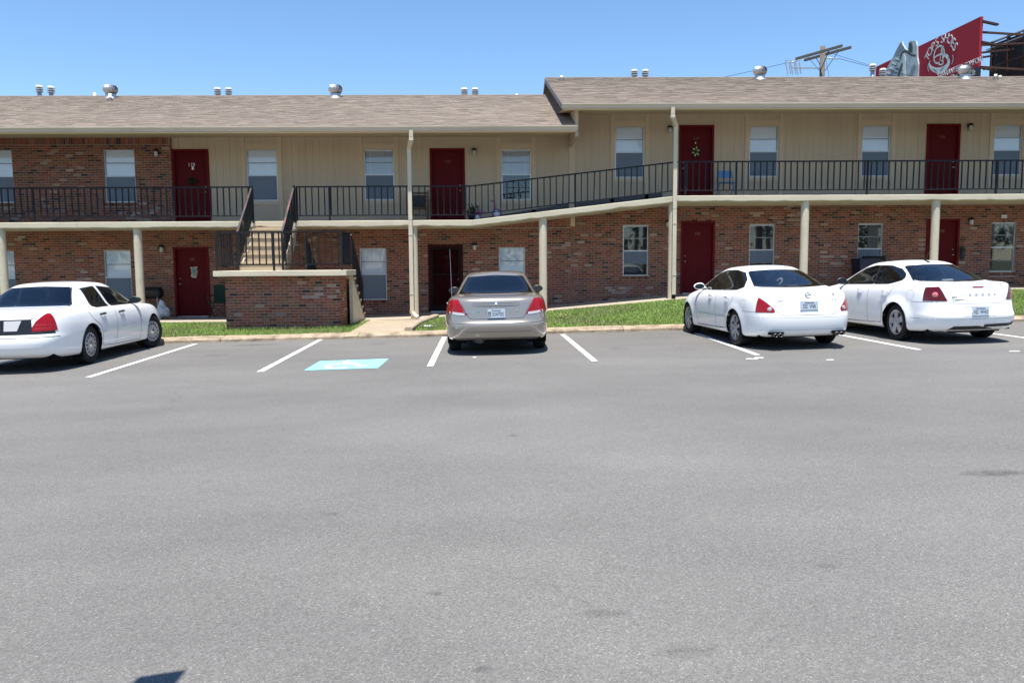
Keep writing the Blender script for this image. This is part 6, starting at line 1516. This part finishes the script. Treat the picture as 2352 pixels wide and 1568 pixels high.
# ---------------------------------------------------------------- white sedan with round-ended tail lamps
def car_round():
    wb, rear, front = 2.824, -1.10, 3.81
    c = Car(dict(label='white sedan with round reverse lamps and four exhaust tips', paint=carwhite2_m, wb=wb, rear=rear, wr=.335, arch=.372, hw=.91, flare=.022, zk=.952, rimf=.70, nspoke=7, rim_m=mat('alloy_grey', (.40,.40,.42), .35, metal=.5),
        rings=[('R', .83, rear+.18, front-.16, [(-1.3,.27), (-.6,.22), (3.2,.20), (4,.22)]),
               ('R', .895, rear+.045, front-.05, [(-1.3,.30), (-.6,.24), (3.2,.22), (4,.24)]),
               ('R', .915, rear+.0, front, [(-1.3,.45), (0,.40), (4,.40)]),
               ('R', .925, rear-.015, front+.01, [(-1.3,.60), (4,.52)]),
               ('R', .925, rear+.01, front-.01, [(-1.3,.70), (4,.62)]),
               ('R', .925, rear+.045, front-.08, [(-1.3,.84), (0,.83), (3,.74), (4,.66)]),
               ('R', .885, rear+.075, front-.20, [(-1.3,1.01), (0,1.0), (1.5,.95), (3,.86), (4,.74)]),
               ('R', .80, rear+.16, front-.36, [(-1.3,1.10), (-.6,1.10), (.5,1.03), (2.4,.97), (3.2,.90), (4,.78)]),
               ('H', .76, rear+.50, 2.95, [(-.8,1.12), (0,1.08), (2.2,1.0), (3.1,.98)], .30, 1.6),
               ('H', .73, rear+.66, 2.75, [(-.6,1.16), (0,1.14), (2.2,1.08), (2.8,1.05)], .32, 1.8),
               ('H', .59, rear+1.42, 1.90, [(.1,1.42), (.9,1.455), (1.6,1.445), (2,1.41)], .28, 1.4),
               ('H', .46, rear+1.66, 1.68, [(.3,1.485), (1,1.505), (1.8,1.475)], .24, 1.0)],
        roof_center=[(.3,1.49), (1,1.525), (1.8,1.485)]))
    c.rear_poly([(-.64,1.145), (-.60,1.125), (0,1.115), (.60,1.125), (.64,1.145), (.50,1.395), (.46,1.415), (0,1.43), (-.46,1.415), (-.50,1.395)], 'rear_window', carglass_m, ymax=1.3, nmin=.12)
    c.rear_line([(-.645,1.13), (0,1.11), (.645,1.13), (.50,1.41), (0,1.436), (-.50,1.41)], .016, black_m, 'window_trim', True, .002)
    c.windows([[(.02,1.12), (.20,1.06), (.98,1.035), (1.10,1.425), (.75,1.43), (.40,1.38), (.12,1.25)], [(1.04,1.035), (2.40,1.0), (2.05,1.19), (1.65,1.36), (1.30,1.42), (1.14,1.425)]], trim=black_m, trimw=.018)
    for sx in (1,-1): c.side_line([(1.01,1.04), (1.12,1.42)], sx, .06, black_m, 'pillar_trim', off=.003)
    lens = red_lens_m; strip_m = mat('strip_silver', (.62,.62,.62), .4)
    for sx in (1,-1):
        fs = c.sel(lambda q, n: q.y < -.5 and q.x*sx > .3 and (-n.y > .02 or n.x*sx > .4)); fs = cut(c.bm, fs, convex_planes([(sx*.575,.70), (sx*.60,.685), (sx*1.0,.70), (sx*1.0,.86), (sx*.94,1.0), (sx*.86,1.045), (sx*.72,.90), (sx*.595,.76)], 'y')); fs = cut(c.bm, fs, [(Vector((0,-.80,0)), Vector((0,1,0)))])
        if fs: c.take(fs, 'tail_lamp', lens, None, .006)
        p, n = c.rhit(sx*.655, .745); b = MB(); b.lathe([(0,-.010), (.022,-.010), (.036,-.006), (.04,0)], (0,0,0), 'y', 20); o = b.build('reverse_lamp', mat('reverse_grey', (.36,.36,.38), .2), c.root, smooth=True); o.matrix_local = Matrix.Translation(p+n*.006) @ n.to_track_quat('-Y','Z').to_matrix().to_4x4()
    c.rear_line([(-.84,1.02), (-.58,.74), (-.50,.66), (-.42,.635), (.42,.635), (.50,.66), (.58,.74), (.84,1.02)], .007)
    c.rear_line([(-.30,.90), (.30,.90), (.33,.86), (.30,.72), (-.30,.72), (-.33,.86)], .005, mat('soft_gap', (.35,.35,.34), .6), 'panel_gap', True)
    c.plate(.80, 'Arkansas', '232  VNK', frame=white_m)
    p, n = c.rhit(0, .985); o = MB().lathe([(.040,0), (.040,-.010), (.052,-.010), (.052,0)], (0,0,0), 'y', 24).build('badge', chrome_m, c.root, smooth=True); o.matrix_local = Matrix.Translation(p) @ n.to_track_quat('-Y','Z').to_matrix().to_4x4()
    MB().box(-.055,.055,p.y-.012,p.y-.004,p.z-.010,p.z+.010).build('badge_bar', chrome_m, c.root)
    c.rtext('MAXIMA', -.45, .90, .045, chrome_m, sx=1.3); c.rtext('3.5 SL', .46, .90, .045, chrome_m, sx=1.2)
    p, n = c.rhit(.46, .985); MB().prism([(.42,p.y-.006,.98), (.46,p.y-.006,.97), (.50,p.y-.006,.985), (.46,p.y-.006,1.0)], (0,.003,0)).build('cap_sticker', black_m, c.root, fix=True)
    c.rear_line([(-.90,.60), (-.6,.59), (.6,.59), (.90,.60)], .004, mat('soft_gap', (.35,.35,.34), .6))
    c.rear_line([(-.92,.37), (.92,.37)], .006, mat('soft_gap', (.35,.35,.34), .6))
    for sx in (1,-1):
        for k in (0,1):
            x = sx*(.50+.085*k); y0 = rear+.05; MB().lathe([(.026,.0), (.034,-.0), (.034,-.14), (.026,-.14), (.026,-.02), (.0,-.02)][::-1], (x, y0+.08, .285), 'y', 16).build('exhaust_tip', mat('tip_dark', (.12,.12,.12), .4, metal=.8), c.root, smooth=True)
        MB().box(sx*.545-.12, sx*.545+.12, rear+.05, rear+.16, .29, .335).build('exhaust_recess', blackmatte_m, c.root)
        c.side_line([(.02,1.06), (.18,.82), (.42,.62), (.46,.32), (1.0,.28), (1.06,1.03)], sx, .008); c.side_line([(1.06,1.03), (1.0,.28), (2.14,.27), (2.30,.98)], sx, .008); c.side_line([(.44,.315), (2.16,.275)], sx, .010)
        c.side_line([(.52,.54), (1.02,.535)], sx,   .026, strip_m, 'rub_strip', off=.008); c.side_line([(1.08,.535), (2.10,.53)], sx, .026, strip_m, 'rub_strip', off=.008)
        c.mirror(2.16, 1.03, sx, carwhite2_m, mat('mirror_dark', (.05,.06,.07), .1)); c.side_line([(-.46,.90), (-.30,.90), (-.30,.76), (-.46,.76)], sx, .005, mat('soft_gap', (.35,.35,.34), .6), 'fuel_flap', True)
        c.side_line([(-.95,.69), (-.40,.69), (-.40,.74)], sx, .006)
    c.doors([[[(.46,.32),(1.0,.28),(1.03,.66),(.40,.66)], [(.06,1.02),(.40,.66),(1.03,.66),(1.06,1.01)]], [[(1.06,1.01),(1.0,.28),(2.14,.27),(2.30,.98)]]], chrome_m, .90, (.40,1.34)); c.nose(.60,.76,1.04,1.42,.50,.66)
    c.arches(); c.bumper(.62,-.55)
    for sx in (1,-1): c.wheel(sx*.905, 0); c.wheel(sx*.905, wb)
    c.seats([(.40,1.12), (1.35,1.18)], seatdark_m); MB().box(-.62,.62,-.50,.2,1.06,1.075).build('parcel_shelf', gold_m, c.root); MB().box(-.16,.16,-.42,-.38,1.076,1.11).build('high_brake_lamp', red_lens_m, c.root)
    MB().box(-.6,.6,rear+.25,rear+.75,.22,.25).build('rear_silencer', blackmatte_m, c.root)
    rl = on_lot(1690, 793.5); rr_ = on_lot(1890, 788.5); fl = on_lot(1586, 768.5); f = fl-rl; f.z = 0; print('round wb', f.length, 'track', (rr_-rl).length); f.normalize(); ax = rr_-rl; ax.z = 0; ax.normalize(); f2 = Vector((-ax.y, ax.x, 0)); print('headings', f, f2)
    f = (f*1.6 + f2).normalized(); right = Vector((f.y, -f.x, 0)); o = rl + right*(.905-.11); o.x += .085; c.finish(o, f); return c
car_round()

# ---------------------------------------------------------------- white sedan at far right
def car_right():
    wb, rear, front = 2.765, -1.10, 3.75
    c = Car(dict(label='white sedan with steel wheel covers at far right', paint=carwhite_m, wb=wb, rear=rear, wr=.34, arch=.395, hw=.905, flare=.045, flare_top=.9, zk=.965, rimf=.68, nspoke=5, rim_m=mat('cover_silver', (.50,.50,.51), .35, metal=.5),
        rings=[('R', .82, rear+.18, front-.16, [(-1.3,.26), (-.6,.22), (3.2,.21), (4,.22)]),
               ('R', .885, rear+.04, front-.05, [(-1.3,.30), (-.6,.24), (3.2,.23), (4,.24)]),
               ('R', .905, rear-.01, front, [(-1.3,.45), (0,.40), (4,.40)]),
               ('R', .905, rear-.03, front+.01, [(-1.3,.54), (4,.52)]),
               ('R', .905, rear+.03, front-.01, [(-1.3,.58), (4,.62)]),
               ('R', .905, rear+.06, front-.08, [(-1.3,.80), (0,.80), (3,.76), (4,.68)]),
               ('R', .87, rear+.07, front-.20, [(-1.3,1.03), (-.8,1.03), (0,1.02), (1.5,.98), (3,.90), (4,.78)]),
               ('R', .80, rear+.10, front-.34, [(-1.3,1.12), (-.9,1.115), (-.4,1.10), (.5,1.05), (2.4,1.0), (3.2,.94), (4,.82)]),
               ('H', .75, rear+.52, 2.85, [(-.8,1.12), (0,1.09), (2.2,1.03), (3.1,1.0)], .30, 1.5),
               ('H', .72, rear+.66, 2.68, [(-.6,1.16), (0,1.14), (2.2,1.10), (2.8,1.07)], .32, 1.8),
               ('H', .59, rear+1.40, 1.88, [(.1,1.43), (.9,1.465), (1.6,1.455), (2,1.42)], .28, 1.4),
               ('H', .46, rear+1.64, 1.66, [(.3,1.49), (1,1.515), (1.8,1.485)], .24, 1.0)],
        roof_center=[(.3,1.50), (1,1.535), (1.8,1.495)]))
    c.rear_poly([(-.66,1.155), (-.62,1.135), (0,1.12), (.62,1.135), (.66,1.155), (.50,1.41), (.46,1.425), (0,1.44), (-.46,1.425), (-.50,1.41)], 'rear_window', carglass_m, ymax=1.3, nmin=.12)
    c.rear_line([(-.665,1.14), (0,1.115), (.665,1.14), (.50,1.42), (0,1.446), (-.50,1.42)], .016, black_m, 'window_trim', True, .002)
    c.windows([[(.10,1.20), (.14,1.15), (.46,1.07), (.98,1.055), (1.06,1.43), (.70,1.425), (.36,1.36), (.16,1.27)], [(1.05,1.055), (2.36,1.02), (2.05,1.20), (1.65,1.37), (1.30,1.425), (1.12,1.43)]], trim=black_m, trimw=.016)
    for sx in (1,-1): c.side_line([(1.01,1.06), (1.09,1.43)], sx, .08, black_m, 'pillar_trim', off=.003)
    for sx in (1,-1):
        fs = c.sel(lambda q, n: q.y < -.4 and q.x*sx > .3 and (-n.y > .02 or n.x*sx > .4)); fs = cut(c.bm, fs, convex_planes([(sx*.54,.79), (sx*1.0,.79), (sx*1.0,.94), (sx*.92,1.0), (sx*.80,1.035), (sx*.64,1.05)], 'y')); fs = cut(c.bm, fs, [(Vector((0,-.72,0)), Vector((0,1,0)))])
        if fs: c.take(fs, 'tail_lamp', dkred_lens_m, None, .006)
        p, n = c.rhit(sx*.70, .905); o = MB().lathe([(0,-.012), (.03,-.010), (.05,0)], (0,0,0), 'y', 18).build('lamp_bulb', mat('lamp_pink', (.62,.16,.16), .15, coat=1), c.root, smooth=True); o.matrix_local = Matrix.Translation(p+n*.006) @ n.to_track_quat('-Y','Z').to_matrix().to_4x4()
    c.rear_line([(-.72,1.08), (-.52,.785), (-.44,.735), (.44,.735), (.52,.785), (.72,1.08)], .007, mat('soft_gap', (.35,.35,.34), .6))
    c.rear_line([(-.10,1.035), (.10,1.035)], .022, red_lens_m, 'high_brake_lamp', off=.006)
    for i, ch in enumerate('DODGE'): c.rtext(ch, -.20+.115*i+.05, .895, .05, chrome_m, sx=1.25)
    c.rtext("Jim's", -.42, .86, .05, mat('sticker_grey', (.15,.15,.15), .6)); c.rtext('SUPERSTORE', -.35, .81, .028, mat('sticker_grey', (.15,.15,.15), .6), sx=1.3)
    c.rear_poly([(-.29,.50), (.29,.50), (.27,.66), (.24,.685), (-.24,.685), (-.27,.66)], 'plate_recess', mat('recess_grey', (.66,.66,.68), .4), off=-.003, ymax=-.6)
    c.plate(.60, 'Arkansas', '432  WHO', y=rear-.005)
    c.rear_poly([(-.55,.27), (-.42,.345), (-.40,.36), (-.12,.36), (.0,.335), (.60,.335), (.60,.27)], 'lower_valance', black_m, off=.004, ymax=-.7)
    c.rear_line([(.10,.335), (.60,.345), (.70,.365), (.88,.385)], .06, black_m, 'lower_valance', off=.006); c.rear_line([(-.90,.47), (-.5,.465), (.5,.465), (.90,.47)], .008, mat('soft_gap', (.35,.35,.34), .6))
    MB().lathe([(0,-.30), (.085,-.30), (.10,-.27), (.10,.27), (.085,.30), (0,.30)], (-.02, rear+.42, .28), 'x', 16).build('muffler', mat('muffler', (.10,.095,.09), .6, metal=.5), c.root)
    for sx in (1,-1):
        c.side_line([(.10,1.08), (.30,.85), (.47,.60), (.50,.33), (1.0,.29), (1.04,1.05)], sx, .008); c.side_line([(1.04,1.05), (1.0,.29), (2.12,.28), (2.26,1.0)], sx, .008); c.side_line([(.48,.32), (2.14,.285)], sx, .008)
        c.mirror(2.14, 1.05, sx, black_m, mat('mirror_dark', (.05,.06,.07), .1))
        c.side_line([(-.40+.10*math.cos(a), .89+.10*math.sin(a)) for a in [i/14*6.283 for i in range(14)]], sx, .005, mat('soft_gap', (.35,.35,.34), .6), 'fuel_flap', True); c.side_line([(-.98,.77), (-.45,.77)], sx, .006)
    c.doors([[[(.50,.33),(1.0,.29),(1.02,.62),(.44,.62)], [(.16,1.03),(.44,.62),(1.02,.62),(1.04,1.03)]], [[(1.04,1.03),(1.0,.29),(2.12,.28),(2.26,1.0)]]], carwhite_m, .935, (.40,1.32)); c.nose(.62,.78,1.06,1.43,.50,.65)
    c.arches(); c.bumper(.57,-.55)
    for sx in (1,-1): c.wheel(sx*.895, 0, 0, 'alloy'); c.wheel(sx*.895, wb, 0, 'alloy')
    c.seats([(.42,1.14), (1.35,1.20)], mat('seat_pale', (.42,.42,.40), .95)); MB().box(-.62,.62,-.48,.2,1.06,1.075).build('parcel_shelf', seatdark_m, c.root)
    a, _ = c.thit(0, .52); MB().prism([a+Vector((-.02,-.09,-.003)), a+Vector((.02,-.09,-.003)), a+Vector((.014,.05,.03)), a+Vector((-.014,.05,.03))], (0,.02,-.03)).build('aerial_base', black_m, c.root, fix=True); MB().tube([a+Vector((0,.03,.02)), a+Vector((0,-.13,.26))], .004, 6).build('aerial', black_m, c.root)
    rl = on_lot(2063, 781); rr_ = on_lot(2260, 774.5); ax = rr_-rl; ax.z = 0; print('right track', ax.length); ax.normalize(); f = Vector((-ax.y, ax.x, 0)); print(f); right = ax
    o = rl + right*(.895-.11); o.x += .05; c.finish(o, f); return c
car_right()
